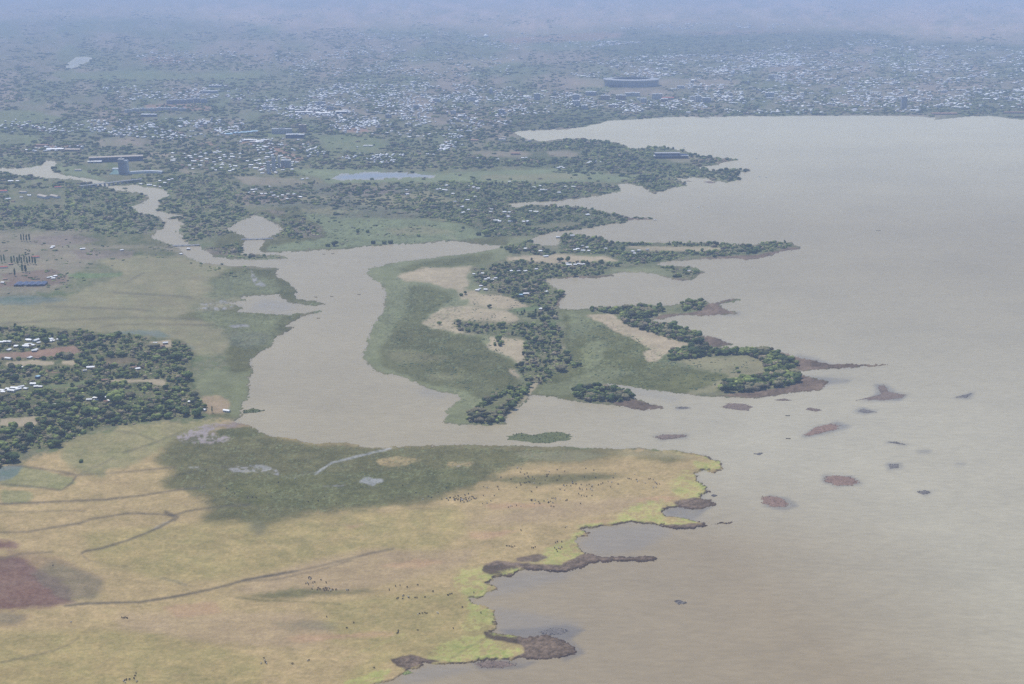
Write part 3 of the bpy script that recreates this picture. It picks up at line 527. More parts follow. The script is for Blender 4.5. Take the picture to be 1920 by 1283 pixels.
def label_rows(items, look, where, end, from_right, per=14, rowword='row'):
    """items: [(px, py, obj, adjective)]; the label counts along the row from a landmark"""
    its = sorted(items, key=lambda t: -t[1]); n = len(its); rows = max(1, math.ceil(n/per)); per = math.ceil(n/rows)
    for r in range(rows):
        row = sorted(its[r*per:(r+1)*per], key=lambda t: -t[0] if from_right else t[0])
        for k, (px, py, o, adj) in enumerate(row):
            rr = '' if rows == 1 else (', front '+rowword if r == 0 else ', %s %s' % (ORD[r+1], rowword))
            o['label'] = ('%s %s %s, %s from %s%s' % (adj, look, where, ORD[k+1], end, rr)).strip()
            if len(o['label'].replace('-', ' ').split()) > 16: print('LONG', len(o['label'].split()), o['label'])

# =================================================================== trees
def ico(sub=0):
    t = (1+5**.5)/2
    v = [(-1, t, 0), (1, t, 0), (-1, -t, 0), (1, -t, 0), (0, -1, t), (0, 1, t), (0, -1, -t), (0, 1, -t), (t, 0, -1), (t, 0, 1), (-t, 0, -1), (-t, 0, 1)]
    v = np.array(v)/np.hypot(1, t)
    f = [(0, 11, 5), (0, 5, 1), (0, 1, 7), (0, 7, 10), (0, 10, 11), (1, 5, 9), (5, 11, 4), (11, 10, 2), (10, 7, 6), (7, 1, 8), (3, 9, 4), (3, 4, 2), (3, 2, 6), (3, 6, 8), (3, 8, 9), (4, 9, 5), (2, 4, 11), (6, 2, 10), (8, 6, 7), (9, 8, 1)]
    for _ in range(sub):
        v = list(map(tuple, v)); cache = {}; nf = []
        def mid(a, b):
            k = (min(a, b), max(a, b))
            if k not in cache:
                p = np.array(v[a])+np.array(v[b]); v.append(tuple(p/np.linalg.norm(p))); cache[k] = len(v)-1
            return cache[k]
        for a, b, c in f:
            x, y, z = mid(a, b), mid(b, c), mid(c, a); nf += [(a, x, z), (b, y, x), (c, z, y), (x, y, z)]
        f = nf; v = np.array(v)
    return np.array(v), np.array(f)
ICO0, ICO1 = ico(0), ico(1)
LEAFC = [((.045, .066, .018)), ((.085, .115, .03)), ((.14, .17, .045)), ((.075, .08, .035)), ((.15, .135, .07))]
def crown(r_, kind, nl, sub, nleaf):
    """unit crown: base width about 1, top at z=1. returns tri verts/faces/colours"""
    V = []; Fc = []; Cc = []; n = 0
    iv, if_ = ICO1 if sub else ICO0
    lobes = []
    for k in range(nl):
        a = r_.uniform(0, 6.28); d = r_.uniform(.12, .34) if nl > 1 else 0
        if kind == 'tall': c = np.array([math.cos(a)*d*.25, math.sin(a)*d*.25, .25+.62*(k+.5)/nl]); rad = np.array([.17, .17, .2])*r_.uniform(.8, 1.2)
        elif kind == 'bush': c = np.array([math.cos(a)*d, math.sin(a)*d, .42]); rad = np.array([.34, .34, .42])*r_.uniform(.7, 1.1)
        else: c = np.array([math.cos(a)*d, math.sin(a)*d, r_.uniform(.46, .72)]); rad = np.array([.30, .30, .27])*r_.uniform(.75, 1.15)
        lobes.append((c, rad))
        vv = iv*(1+r_.normal(0, .13, len(iv)))[:, None]*rad+c
        V.append(vv); Fc.append(if_+n); n += len(vv)
        Cc.append(np.repeat(r_.uniform(.8, 1.35), len(vv))*r_.uniform(.8, 1.2, len(vv)))
    for k in range(nleaf):
        c, rad = lobes[k % nl]; d = r_.normal(0, 1, 3); d /= np.linalg.norm(d); d[2] = abs(d[2])*.9-.15
        p = c+d*rad*r_.uniform(.9, 1.22); s = r_.uniform(.05, .10)*(1.4 if nleaf < 40 else .62 if nleaf > 200 else .9)
        t1 = r_.normal(0, 1, 3); t1 /= np.linalg.norm(t1); t2 = np.cross(d, t1); t2 /= np.linalg.norm(t2)+1e-6
        q = np.array([p-t1*s, p+t2*s*.8, p+t1*s, p-t2*s*.8]); V.append(q)
        Fc.append(np.array([[0, 1, 2], [0, 2, 3]])+n); n += 4; Cc.append(np.repeat(r_.uniform(.75, 1.9), 4))
    return np.concatenate(V), np.concatenate(Fc), np.concatenate(Cc)
def trunk_mesh(h, r0, limbs=3):
    mb = MB(); segs = 6
    def limb(p0, p1, ra, rb):
        p0 = np.array(p0); p1 = np.array(p1); d = p1-p0; d /= np.linalg.norm(d); u = np.cross(d, (0.3, .9, .1)); u /= np.linalg.norm(u); w_ = np.cross(d, u)
        rings = [[tuple(p+(u*math.cos(2*math.pi*i/segs)+w_*math.sin(2*math.pi*i/segs))*r) for i in range(segs)] for p, r in ((p0, ra), ((p0*.5+p1*.5), ra*.55+rb*.45), (p1, rb))]
        mb.ring(rings)
    limb((0, 0, -.06), (0.01, 0, h), r0, r0*.6)
    for k in range(limbs):
        a = k*2.1+.4; limb((0.01, 0, h*.85), (math.cos(a)*.2, math.sin(a)*.2, h+.28), r0*.5, r0*.2)
    return mb.mesh('trunk', M['trunk'])
TR = {'round': trunk_mesh(.38, .035), 'tall': trunk_mesh(.3, .018, 2), 'bush': trunk_mesh(.2, .04)}
PROTO = {}
for kind in ('round', 'tall', 'bush'):
    for v_ in range(5 if kind == 'round' else 3):
        r_ = np.random.default_rng(100+v_+len(kind)*17)
        V, Fc, cc = crown(r_, kind, 7 if kind != 'tall' else 5, 1, 420)
        base = np.array(LEAFC[v_ % len(LEAFC)])
        PROTO[(kind, v_)] = new_mesh('crown', V, Fc, [M['leaf']], colr=base[None]*cc[:, None])
# merged variants for the masses of wood
MASSV = {}  # per-crown tone is part of each variant
for lod, (nl, sub, nlf) in {'near': (5, 0, 70), 'mid': (3, 0, 16), 'far': (2, 0, 2)}.items():
    MASSV[lod] = [crown(np.random.default_rng(50+k), 'tall' if k == 7 else 'round' if k < 6 else 'bush', nl, sub, nlf) for k in range(9)]
def mass(name, lod, X, Y, Wd, Ht, colr, z0=.7):
    VS = []; FS = []; CS = []; n = 0
    pick = rng.integers(0, 9, len(X)); ang = rng.uniform(0, 6.28, len(X))
    for k in range(9):
        ii = np.nonzero(pick == k)[0]
        if len(ii) == 0: continue
        V, Fc, cc = MASSV[lod][k]
        ca, sa = np.cos(ang[ii])[:, None], np.sin(ang[ii])[:, None]
        x = (V[None, :, 0]*ca-V[None, :, 1]*sa)*Wd[ii, None]+X[ii, None]; y = (V[None, :, 0]*sa+V[None, :, 1]*ca)*Wd[ii, None]+Y[ii, None]
        z = V[None, :, 2]*Ht[ii, None]*np.ones_like(x)+z0-(.32 if lod != 'near' else .12)*Ht[ii, None]
        VS.append(np.stack([x, y, z], -1).reshape(-1, 3)); m = len(V)
        FS.append((Fc[None]+(np.arange(len(ii))*m)[:, None, None]).reshape(-1, 3)+n); n += m*len(ii)
        CS.append((colr[ii][:, None, :]*cc[None, :, None]).reshape(-1, 3))
    return link(name, new_mesh(name, np.concatenate(VS), np.concatenate(FS), [M['leafs']], colr=np.concatenate(CS)))

# (grove name, outlines, clearings, spacing m, height range m, density, share of pale/brown, end word, from_right)
WOODS = [
 ('village wood', ["0,616 60,613 100,626 150,623 200,631 270,633 300,652 335,642 365,662 345,692 358,704 350,735 372,750 388,768 375,779 330,783 290,790 240,799 190,801 140,822 108,840 60,843 22,852 26,872 0,880 -140,900 -140,612"],
  ["0,664 60,660 90,655 140,648 155,662 130,668 60,674 -100,676 -100,662", "0,680 60,676 142,677 143,689 10,690", "195,714 240,711 300,711 314,722 308,727 270,719 195,719", "0,787 30,783 68,780 72,797 60,802 -60,802", "75,726 165,715 178,719 130,728 85,733", "190,671 250,671 270,684 200,685", "278,640 322,636 324,654 290,654", "180,762 228,762 228,752 175,750", "45,645 75,640 112,640 112,650 40,650", "0,722 45,722 40,735 0,738", "160,690 182,690 182,697 160,697", "60,705 85,706 82,722 60,722"], 8.0, (3.2, 9.5), .74, 'the lake', True),
 ('channel tip grove', ["985,724 993,736 976,750 955,770 948,787 945,795 880,797 878,782 890,770 905,755 935,740 955,730"], ["908,762 940,745 962,740 945,764 925,775 900,782"], 6.5, (5, 8), .95, 'the channel mouth', False),
 ('round reed islet', ["1073,737 1095,728 1140,727 1178,738 1190,750 1150,756 1100,753 1078,746"], [], 6.5, (6, 9), .97, 'the marsh side', False),
 ('hooked point grove', ["1255,662 1300,652 1350,658 1407,657 1445,660 1480,672 1493,686 1478,697 1495,705 1498,718 1470,726 1440,729 1400,736 1360,736 1348,729 1380,716 1420,708 1442,700 1435,690 1428,676 1400,667 1350,667 1300,673 1258,678"], [], 7, (7, 11), .97, 'the open lake', True),
 ('marsh edge grove', ["1108,578 1150,580 1200,576 1240,575 1240,590 1205,600 1240,607 1290,621 1322,634 1320,647 1280,644 1240,632 1200,619 1170,610 1166,592 1140,588 1105,586", "1278,568 1322,565 1325,575 1310,585 1280,584"], [], 7.5, (6, 10), .95, 'the open lake', True),
 ('peninsula belt', ["850,600 870,605 900,612 980,608 1040,605 1055,625 1050,645 1060,665 1092,686 1060,696 1040,700 1030,720 1010,722 985,715 970,700 970,690 985,685 975,650 990,640 960,630 905,628 870,625 845,610", "925,638 940,638 944,650 926,650"], [], 8.5, (3.5, 8.5), .55, 'the open lake', True),
 ('hamlet wood', ["885,507 960,490 985,488 1040,497 1130,490 1160,500 1120,518 1073,520 1020,528 1040,545 1060,556 1042,575 1045,580 1045,600 1030,610 1000,600 965,590 975,578 1000,582 985,570 965,560 930,548 905,542 885,522"], ["958,580 990,576 1025,576 1005,585 965,587"], 9.5, (4, 9), .66, 'the open lake', True),
 ('long spit wood', ["1048,450 1060,440 1130,447 1140,454 1200,457 1280,456 1345,457 1407,461 1447,454 1480,457 1480,465 1450,471 1400,479 1340,483 1290,481 1230,490 1165,492 1160,485 1130,478 1050,476", "940,465 985,455 1000,452 1012,465 1050,478 1020,481 960,476", "1157,485 1200,488 1280,478 1280,487 1230,492 1200,497 1160,496", "1235,501 1290,501 1312,509 1297,524 1265,522 1262,512"], ["1165,462 1270,463 1350,464 1360,470 1280,474 1180,474"], 10, (6, 11), .9, 'the spit point', True),
 ('upper wood', ["750,380 800,375 850,385 900,395 940,390 975,388 1010,385 1090,388 1125,396 1165,407 1173,415 1130,420 1100,427 1050,435 1000,443 920,445 905,425 850,415 820,408 760,392", "790,350 830,340 900,342 960,345 1060,352 1120,348 1160,351 1140,360 1080,370 1000,378 960,385 900,392 860,385 850,375 820,360"], ["985,425 1050,418 1100,416 1080,424 1030,430"], 12, (5, 12), .72, '', True),
 ('north point wood', ["860,300 900,292 930,300 1000,300 1060,310 900,313", "950,270 1020,270 1075,262 1150,269 1190,281 1240,276 1300,292 1385,299 1345,308 1310,315 1330,321 1280,328 1220,330 1150,322 1130,310 1100,300 1092,283 1020,283 1000,286 940,280", "1183,343 1200,338 1258,339 1292,346 1260,351 1225,361 1212,352", "1335,320 1378,317 1410,320 1385,325 1386,336 1365,340 1352,330"], ["1229,283 1292,284 1292,300 1229,300"], 15, (7, 15), .78, '', True),
 ('river wood', ["325,340 390,330 445,345 465,365 440,385 470,400 450,410 400,414 350,400 302,394 315,375 320,355", "342,425 380,410 440,412 460,425 430,440 350,455 342,440", "392,467 440,457 460,460 455,475 490,480 540,482 480,487 430,484", "527,412 560,402 590,425 600,440 560,450 513,445 525,432", "470,405 500,408 525,422 510,408"], [], 14, (5, 12), .72, '', True),
 ('west wood', ["-120,350 0,352 100,348 170,358 240,366 278,378 245,392 300,410 308,425 270,440 200,441 120,433 0,432 -120,436", "0,298 60,297 85,305 60,316 0,314", "250,372 262,366 280,374 268,380"], ["15,355 125,355 125,385 15,388", "-60,335 0,335 0,350 -60,350"], 14, (5, 13), .72, '', True),
]
def in_mask(mk, x, y):
    m, x0, y0 = mk; h_, w_ = m.shape
    ix = (x-x0).astype(int); iy = (y-y0).astype(int); ok = (ix >= 0) & (iy >= 0) & (ix < w_) & (iy < h_)
    r = np.zeros(len(x)); r[ok] = m[iy[ok], ix[ok]]; return r
def scatter(polys, holes, sp):
    ps = [P(s) for s in polys]; al = np.concatenate(ps)
    Xa, Ya = p2w(al[:, 0], al[:, 1])
    gx, gy = np.meshgrid(np.arange(Xa.min(), Xa.max(), sp), np.arange(Ya.min(), Ya.max(), sp))
    X = gx.ravel()+rng.uniform(-.48, .48, gx.size)*sp; Y = gy.ravel()+rng.uniform(-.48, .48, gx.size)*sp
    x, y = w2p(X, Y); wx = (fbm(x/9, y*2/9, 91, 3)-.5)*7; wy = (fbm(x/9+30, y*2/9, 92, 3)-.5)*3.5
    k = in_mask(mask(ps, 0), x+wx, y+wy) > .5
    if holes: k &= in_mask(mask([P(s) for s in holes], 0), x+wx*.6, y+wy*.6) < .5
    k &= in_mask(LAND, x, y) > .5
    return X[k], Y[k], x[k], y[k]
HOUSE_KEEP = []   # filled with house spots so no tree swallows a house
def clear_of_houses(X, Y):
    if not HOUSE_KEEP: return np.ones(len(X), bool)
    hk = np.array(HOUSE_KEEP); ok = np.ones(len(X), bool)
    for hx, hy, r in hk:
        ok &= ~((np.abs(X-hx) < r) & (Y-hy < r*.7) & (Y-hy > -r*2.3))
    return ok
def leafcol(n, x, y, pale=.25):
    t = np.clip(fbm(x/14, y*2/14, 123, 3)*2.0-.55+rng.normal(0, .24, n), 0, 1)[:, None]
    a = np.array((.045, .068, .018)); b = np.array((.19, .215, .06)); c = a*(1-t)+b*t
    br = (rng.random(n) < pale*.5)[:, None]; c = np.where(br, np.array((.20, .165, .10)), c)
    return c*rng.uniform(.8, 1.2, n)[:, None]

def build_trees():
    allT = []; US = []
    for gi, (name, polys, holes, sp, (h0, h1), dens, end, fr) in enumerate(WOODS):
        X, Y, x, y = scatter(polys, holes, sp)
        k = (rng.random(len(X)) < dens) & clear_of_houses(X, Y)
        if name == 'village wood':   # open, scrubby upper half; closed canopy along its lower edge
            gap = fbm(x/20, y*2.2/20, 44, 3); k &= ~((gap > .55) & (y < 760) & (rng.random(len(x)) < .75))
        else:
            gap = fbm(x/15, y*2.2/15, 45, 3); k &= ~((gap > (.60 if y.mean() > 500 else .56)) & (rng.random(len(x)) < .8) & (name not in ('round reed islet', 'channel tip grove', 'hooked point grove')))
        X, Y, x, y = X[k], Y[k], x[k], y[k]
        h = rng.uniform(h0, h1, len(X))*np.where(rng.random(len(X)) < .07, 1.35, 1); wd = h*rng.uniform(.95, 1.5, len(X))
        wd = np.maximum(wd, sp*(.9 if dens > .9 else .55))
        for i in range(len(X)): allT.append((gi, X[i], Y[i], x[i], y[i], h[i], wd[i]))
        # understorey: low shrubs and banana clumps between the crowns
        X, Y, x, y = scatter(polys, holes, sp*.8)
        k = (rng.random(len(X)) < .8) & clear_of_houses(X, Y); X, Y, x, y = X[k], Y[k], x[k], y[k]
        US.append((X, Y, rng.uniform(3, 7, len(X))*sp/8, rng.uniform(1.0, 3.2, len(X))*min(1.6, sp/8), leafcol(len(X), x, y, .6)*1.35))
    o = mass('undergrowth', 'far', *[np.concatenate([u[i] for u in US]) for i in range(5)])
    tag(o, 'low undergrowth and shrubs between the trees of the woods', 'undergrowth', None, 'stuff')
    # lone trees on open ground (frame x, y, height m, kind)
    lone = [(25, 808, 13, 'round'), (85, 648, 15, 'round'), (120, 640, 12, 'round'), (31, 716, 13, 'round'), (107, 714, 11, 'round'), (333, 676, 15, 'round'), (272, 680, 17, 'tall'), (188, 752, 17, 'round'), (214, 757, 20, 'round'), (222, 758, 19, 'round'), (370, 782, 14, 'round'), (356, 713, 15, 'round'),
            (398, 775, 10, 'tall'), (205, 695, 12, 'tall'), (938, 650, 7, 'round'), (928, 649, 6, 'bush'), (860, 608, 9, 'round'), (824, 610, 7, 'round'), (918, 578, 7, 'round'), (873, 553, 8, 'round'), (865, 556, 7, 'bush'), (970, 690, 8, 'round'), (993, 727, 8, 'round'), (1384, 700, 5, 'bush'), (1382, 692, 4, 'bush'), (1413, 711, 8, 'round'),
            (1050, 492, 11, 'round'), (1064, 492, 13, 'round'), (152, 868, 5, 'bush'), (12, 849, 10, 'round'), (45, 848, 8, 'round'), (628, 462, 13, 'round'), (615, 463, 9, 'bush'), (720, 458, 10, 'bush'), (732, 457, 9, 'bush'), (700, 458, 9, 'bush'), (785, 444, 8, 'bush'), (690, 437, 9, 'bush'), (671, 437, 8, 'bush'), (910, 443, 16, 'round'), (897, 442, 9, 'bush'), (1302, 331, 10, 'round')]
    lone += [(x, y, 17, 'tall') for x, y in ((22, 496), (27, 494), (33, 497), (37, 492), (41, 498), (46, 494), (51, 497), (56, 495), (61, 496), (66, 497), (8, 492), (3, 493), (40, 453), (45, 453), (50, 454), (55, 453), (42, 511), (48, 512), (28, 519))]
    sc = np.array([t[5]*scl(t[4])*(1 if -10 < t[3] < 1925 else 0) for t in allT])
    quota = {'village wood': 110, 'channel tip grove': 34, 'round reed islet': 26, 'hooked point grove': 34, 'marsh edge grove': 14, 'peninsula belt': 16}
    chosen = np.zeros(len(allT), bool)
    gid = np.array([t[0] for t in allT])
    for gi, wd_ in enumerate(WOODS):
        q = quota.get(wd_[0], 0)
        if not q: continue
        ii = np.nonzero(gid == gi)[0]; ii = ii[np.argsort(-sc[ii])][:q]; chosen[ii] = True
    groves = {}
    protos = {}
    def put(X, Y, h, wd, kind, v_):
        key = (kind, v_)
        if key not in protos:
            r = empty('tree', (X, Y, .7), rng.uniform(0, 6.28)); r.scale = (wd, wd, h)
            link('trunk', TR[kind], r); link('crown', PROTO[key], r); protos[key] = r; return r
        return dup(protos[key], 'tree', (X, Y, .7), rng.uniform(0, 6.28), (wd, wd, h))
    tones = {0: 'dark green', 1: 'mid-green', 2: 'light green', 3: 'dull green', 4: 'grey-green'}
    for i in np.nonzero(chosen)[0]:
        gi, X, Y, x, y, h, wd = allT[i]; v_ = int(rng.integers(0, 5)); o = put(X, Y, h, wd, 'round', v_)
        o['category'] = 'tree'; o['group'] = 'trees of the '+WOODS[gi][0]
        groves.setdefault(gi, []).append((x, y, o, ('broad ' if wd > h*1.25 else '')+tones[v_]))
    for gi, its in groves.items():
        nm = WOODS[gi][0]
        label_rows(its, 'tree', 'in the '+nm, WOODS[gi][6], WOODS[gi][7], per=16)
    its = []
    for x, y, h, kind in lone:
        X, Y = p2w(x, y); v_ = int(rng.integers(0, 3)); o = put(float(X), float(Y), h, h*(rng.uniform(.9, 1.25) if kind != 'tall' else rng.uniform(.35, .6)), kind, v_)
        o['category'] = 'tree'; o['group'] = 'trees standing apart on open ground'
        its.append((x, y, o, {'round': 'rounded ', 'tall': 'tall thin ', 'bush': 'low bushy '}[kind]+tones[v_]))
    label_rows(its, 'lone tree', 'on open ground', 'the town side', False, per=9)
    # the rest of each wood as one mass
    for gi, wd_ in enumerate(WOODS):
        ii = np.nonzero((gid == gi) & ~chosen)[0]
        if len(ii) == 0: continue
        A = np.array([allT[i][1:] for i in ii])
        lod = 'near' if A[:, 3].mean() > 520 else 'mid'
        o = mass('woodland', lod, A[:, 0], A[:, 1], A[:, 5], A[:, 4]*1.05, leafcol(len(A), A[:, 2], A[:, 3], .35))
        tag(o, 'remaining crowns massed in the '+wd_[0], 'woodland', None, 'stuff')
    print('trees', len(allT), 'individual', int(chosen.sum())+len(lone))
    # far tree cover of the town and the plain, sampled across the land
    n = 52000
    x = rng.uniform(-150, 2070, n); y = 8+rng.random(n)**.8*440
    X, Y = p2w(x, y); dens = fbm(x/60, y*3/60, 61, 4)*.6+fbm(x/18, y*3/18, 62, 3)*.4
    k = in_mask(LAND, x, y) > .5
    thr = np.where(y < 60, .60, np.where(y < 100, .50, .43)); k &= dens > thr
    big = [P(s) for s in ("-150,232 60,240 200,262 300,280 330,262 420,265 560,268 640,300 560,312 480,300 330,290 250,285 150,280 -150,290", "640,225 960,225 960,250 1100,238 1140,226 1190,222 1180,212 1100,205 960,215 640,235", "1240,205 1500,206 1700,208 1760,190 1920,180 2070,190 2070,216 1866,217 1700,216 1400,216 1240,218", "-150,140 90,150 260,160 500,145 560,160 420,175 250,178 120,185 -150,178", "1300,62 1480,60 1660,66 1640,84 1480,96 1400,100 1180,112 1060,125 1080,110 1250,95", "640,255 860,250 1000,262 960,275 860,300 700,308 620,300 740,290", "560,300 860,298 900,313 800,318 620,317", "330,385 470,392 480,440 345,450", "640,225 700,240 900,232 880,262 740,262", "-150,330 0,332 60,345 -150,350", "650,345 760,345 790,355 700,362 640,358", "1060,283 1130,262 1120,300", "115,325 210,318 260,330 330,325 330,348 262,343 200,338")]
    nb = mask(big, 0); kb = (in_mask(nb, x, y) > .5) & (in_mask(LAND, x, y) > .5) & (rng.random(n) < .9); k |= kb
    no = mask([P(s) for s in ("905,75 1130,58 1700,66 2070,75 2070,20 1300,36 905,60", "540,317 900,319 1140,328 1180,334 1160,344 900,342 600,345", "440,385 560,383 700,395 900,425 960,455 640,470 500,480 400,480 400,450 470,440", "90,133 500,133 480,148 120,150", "-150,205 130,208 100,232 -150,238", "-150,252 80,254 60,270 -150,275", "590,252 730,262 720,285 610,285", "100,300 215,345 110,340", "1058,150 1130,148 1390,150 1380,163 1238,163 1058,166", "432,330 585,335 560,350 470,350", "-150,430 350,430 350,500 -150,560", "760,405 860,415 910,445 700,455", "645,238 705,238 705,250 645,250", "185,258 275,258 275,276 185,276", "885,284 1000,283 1092,283 1090,296 890,296")], 0)
    k &= ~((in_mask(no, x, y) > .5) & (rng.random(n) < .94))
    wm = mask([P(s) for w_ in WOODS[8:] for s in w_[1]], 0); k &= ~(in_mask(wm, x, y) > .5)
    k &= ~((y > 430))
    k &= clear_of_houses(X, Y)
    x, y, X, Y = x[k], y[k], X[k], Y[k]
    d = np.hypot(X, Y); wd = np.clip(d/330, 9, 38)*rng.uniform(.6, 1.5, len(X)); ht = np.clip(wd*.55, 5, 11)*rng.uniform(.6, 1.3, len(X))
    c = leafcol(len(X), x, y, .3)*.85
    nearm = y > 200
    for nm, mm, lod in (('town trees', nearm, 'mid'), ('plain trees', ~nearm, 'far')):
        o = mass('woodland', lod, X[mm], Y[mm], wd[mm], ht[mm], c[mm])
        tag(o, {'town trees': 'blue-green tree cover among the nearer town houses', 'plain trees': 'hazy tree cover of the far town and plain'}[nm], 'woodland', None, 'stuff')
    n = 5200; x = rng.uniform(-100, 1000, n); y = rng.uniform(345, 600, n)
    mk = mask([P(s) for s in ("440,372 560,350 760,350 860,410 905,425 930,450 640,466 520,475 430,400", "-100,432 200,436 330,462 480,500 440,520 250,480 130,545 -100,560", "560,392 900,425 940,446 640,462")], 0)
    k = (in_mask(mk, x, y) > .5) & (in_mask(LAND, x, y) > .5) & (fbm(x/24, y*2.6/24, 73, 4) > .56) & clear_of_houses(*p2w(x, y)); x, y = x[k], y[k]; X, Y = p2w(x, y)
    o = mass('scrub', 'far', X, Y, rng.uniform(5, 12, len(X)), rng.uniform(2, 6, len(X)), leafcol(len(X), x, y, .5)*1.1)
    tag(o, 'scattered scrub on the marsh and waste ground around the river mouth', 'scrub', None, 'stuff')
    print('far trees', len(X))
    # scrub and reed tufts on the marshes and pasture
    n = 9000; x = rng.uniform(640, 1420, n); y = rng.uniform(462, 770, n)
    mk = mask([P(s) for s in ("760,535 860,560 800,610 905,640 990,690 975,745 880,740 740,690 735,600", "760,500 900,480 930,478 880,500 800,503", "1060,590 1180,625 1230,655 1370,705 1350,735 1200,728 1060,690", "880,560 985,565 985,640 880,640", "900,495 985,490 985,600 900,600", "1270,678 1430,672 1440,700 1300,735")], 0)
    k = (in_mask(mk, x, y) > .5) & (in_mask(LAND, x, y) > .5) & (fbm(x/16, y*2.3/16, 71, 3) > .5)
    x, y = x[k], y[k]; X, Y = p2w(x, y)
    o = mass('marsh_scrub', 'far', X, Y, rng.uniform(2, 6, len(X)), rng.uniform(1.0, 2.2, len(X)), np.array((.09, .12, .055))[None]*rng.uniform(.7, 1.3, (len(X), 1)))
    tag(o, 'papyrus tufts and low scrub over the marsh flats', 'scrub', None, 'stuff')

# =================================================================== houses
def house_proto(L, W, hw, hr, roofm, wallm, hip=0.0, porch=False):
    r = empty('house', (0, 0, 0))
    MB().box(-L/2, L/2, -W/2, W/2, -.4, hw).build('wall', M[wallm], r)
    MB().gable(L, W, hw+.28, hr, hip=hip).build('roof', M[roofm], r)
    d = MB(); d.box(-.6, .6, -W/2-.06, -W/2+.02, 0, 2.1); d.build('door', M['dark'], r)
    wn = MB(); wn.box(-L*.36, -L*.22, -W/2-.05, -W/2+.02, .9, 2.0); wn.build('window', M['dark'], r)
    wn = MB(); wn.box(L*.22, L*.36, -W/2-.05, -W/2+.02, .9, 2.0); wn.build('window', M['dark'], r)
    return r
HP = {}
HDEF = {'tin': (9, 7, 2.6, 1.6, 'tin', 'wall', 1.5, 'white tin-roofed'), 'long': (13.5, 6.5, 3, 1.6, 'tin', 'wallw', 0, 'long white-roofed'), 'round': (8, 8, 2.5, 2.0, 'tin', 'wallw', 4.2, 'square white-topped'), 'grey': (9, 6.5, 2.6, 1.4, 'tin2', 'wall', 0, 'grey-roofed'),
        'rust': (10, 6.5, 2.6, 1.5, 'rust', 'wall', 0, 'rusty-roofed'), 'red': (24, 10, 4, 2.4, 'red', 'wallw', 1.5, 'long red-roofed'), 'tan': (44, 15, 6, 2.5, 'tanr', 'wallw', 0, 'tan-roofed shed-like'), 'navy': (9, 9, 5.0, .8, 'blue', 'navy', 0, 'tall blue-roofed'), 'brown': (34, 16, 5, 3.5, 'rust', 'brickw', 3, 'large brown-roofed'), 'pale': (24, 12, 5, 2, 'tanr', 'wallw', 2, 'pale-roofed')}
used = {}
def put_house(x, y, key, rz, s=1.0):
    for k_ in range(14):
        if in_mask(LAND, np.array([x]), np.array([y+1.2]))[0] > .9 and in_mask(LAND, np.array([x]), np.array([y+3.0]))[0] > .5: break
        y -= .8
    X, Y = p2w(x, y+1.2); X = float(X); Y = float(Y)
    L, W = HDEF[key][0]*s, HDEF[key][1]*s
    HOUSE_KEEP.append((X, Y, max(L*.62, W)))
    if key not in used:
        o = house_proto(*HDEF[key][:7]); used[key] = o; o.location = (X, Y, .9); o.rotation_euler = (0, 0, rz); o.scale = (s, s, s); return o
    return dup(used[key], 'house', (X, Y, .9), rz, (s, s, s))
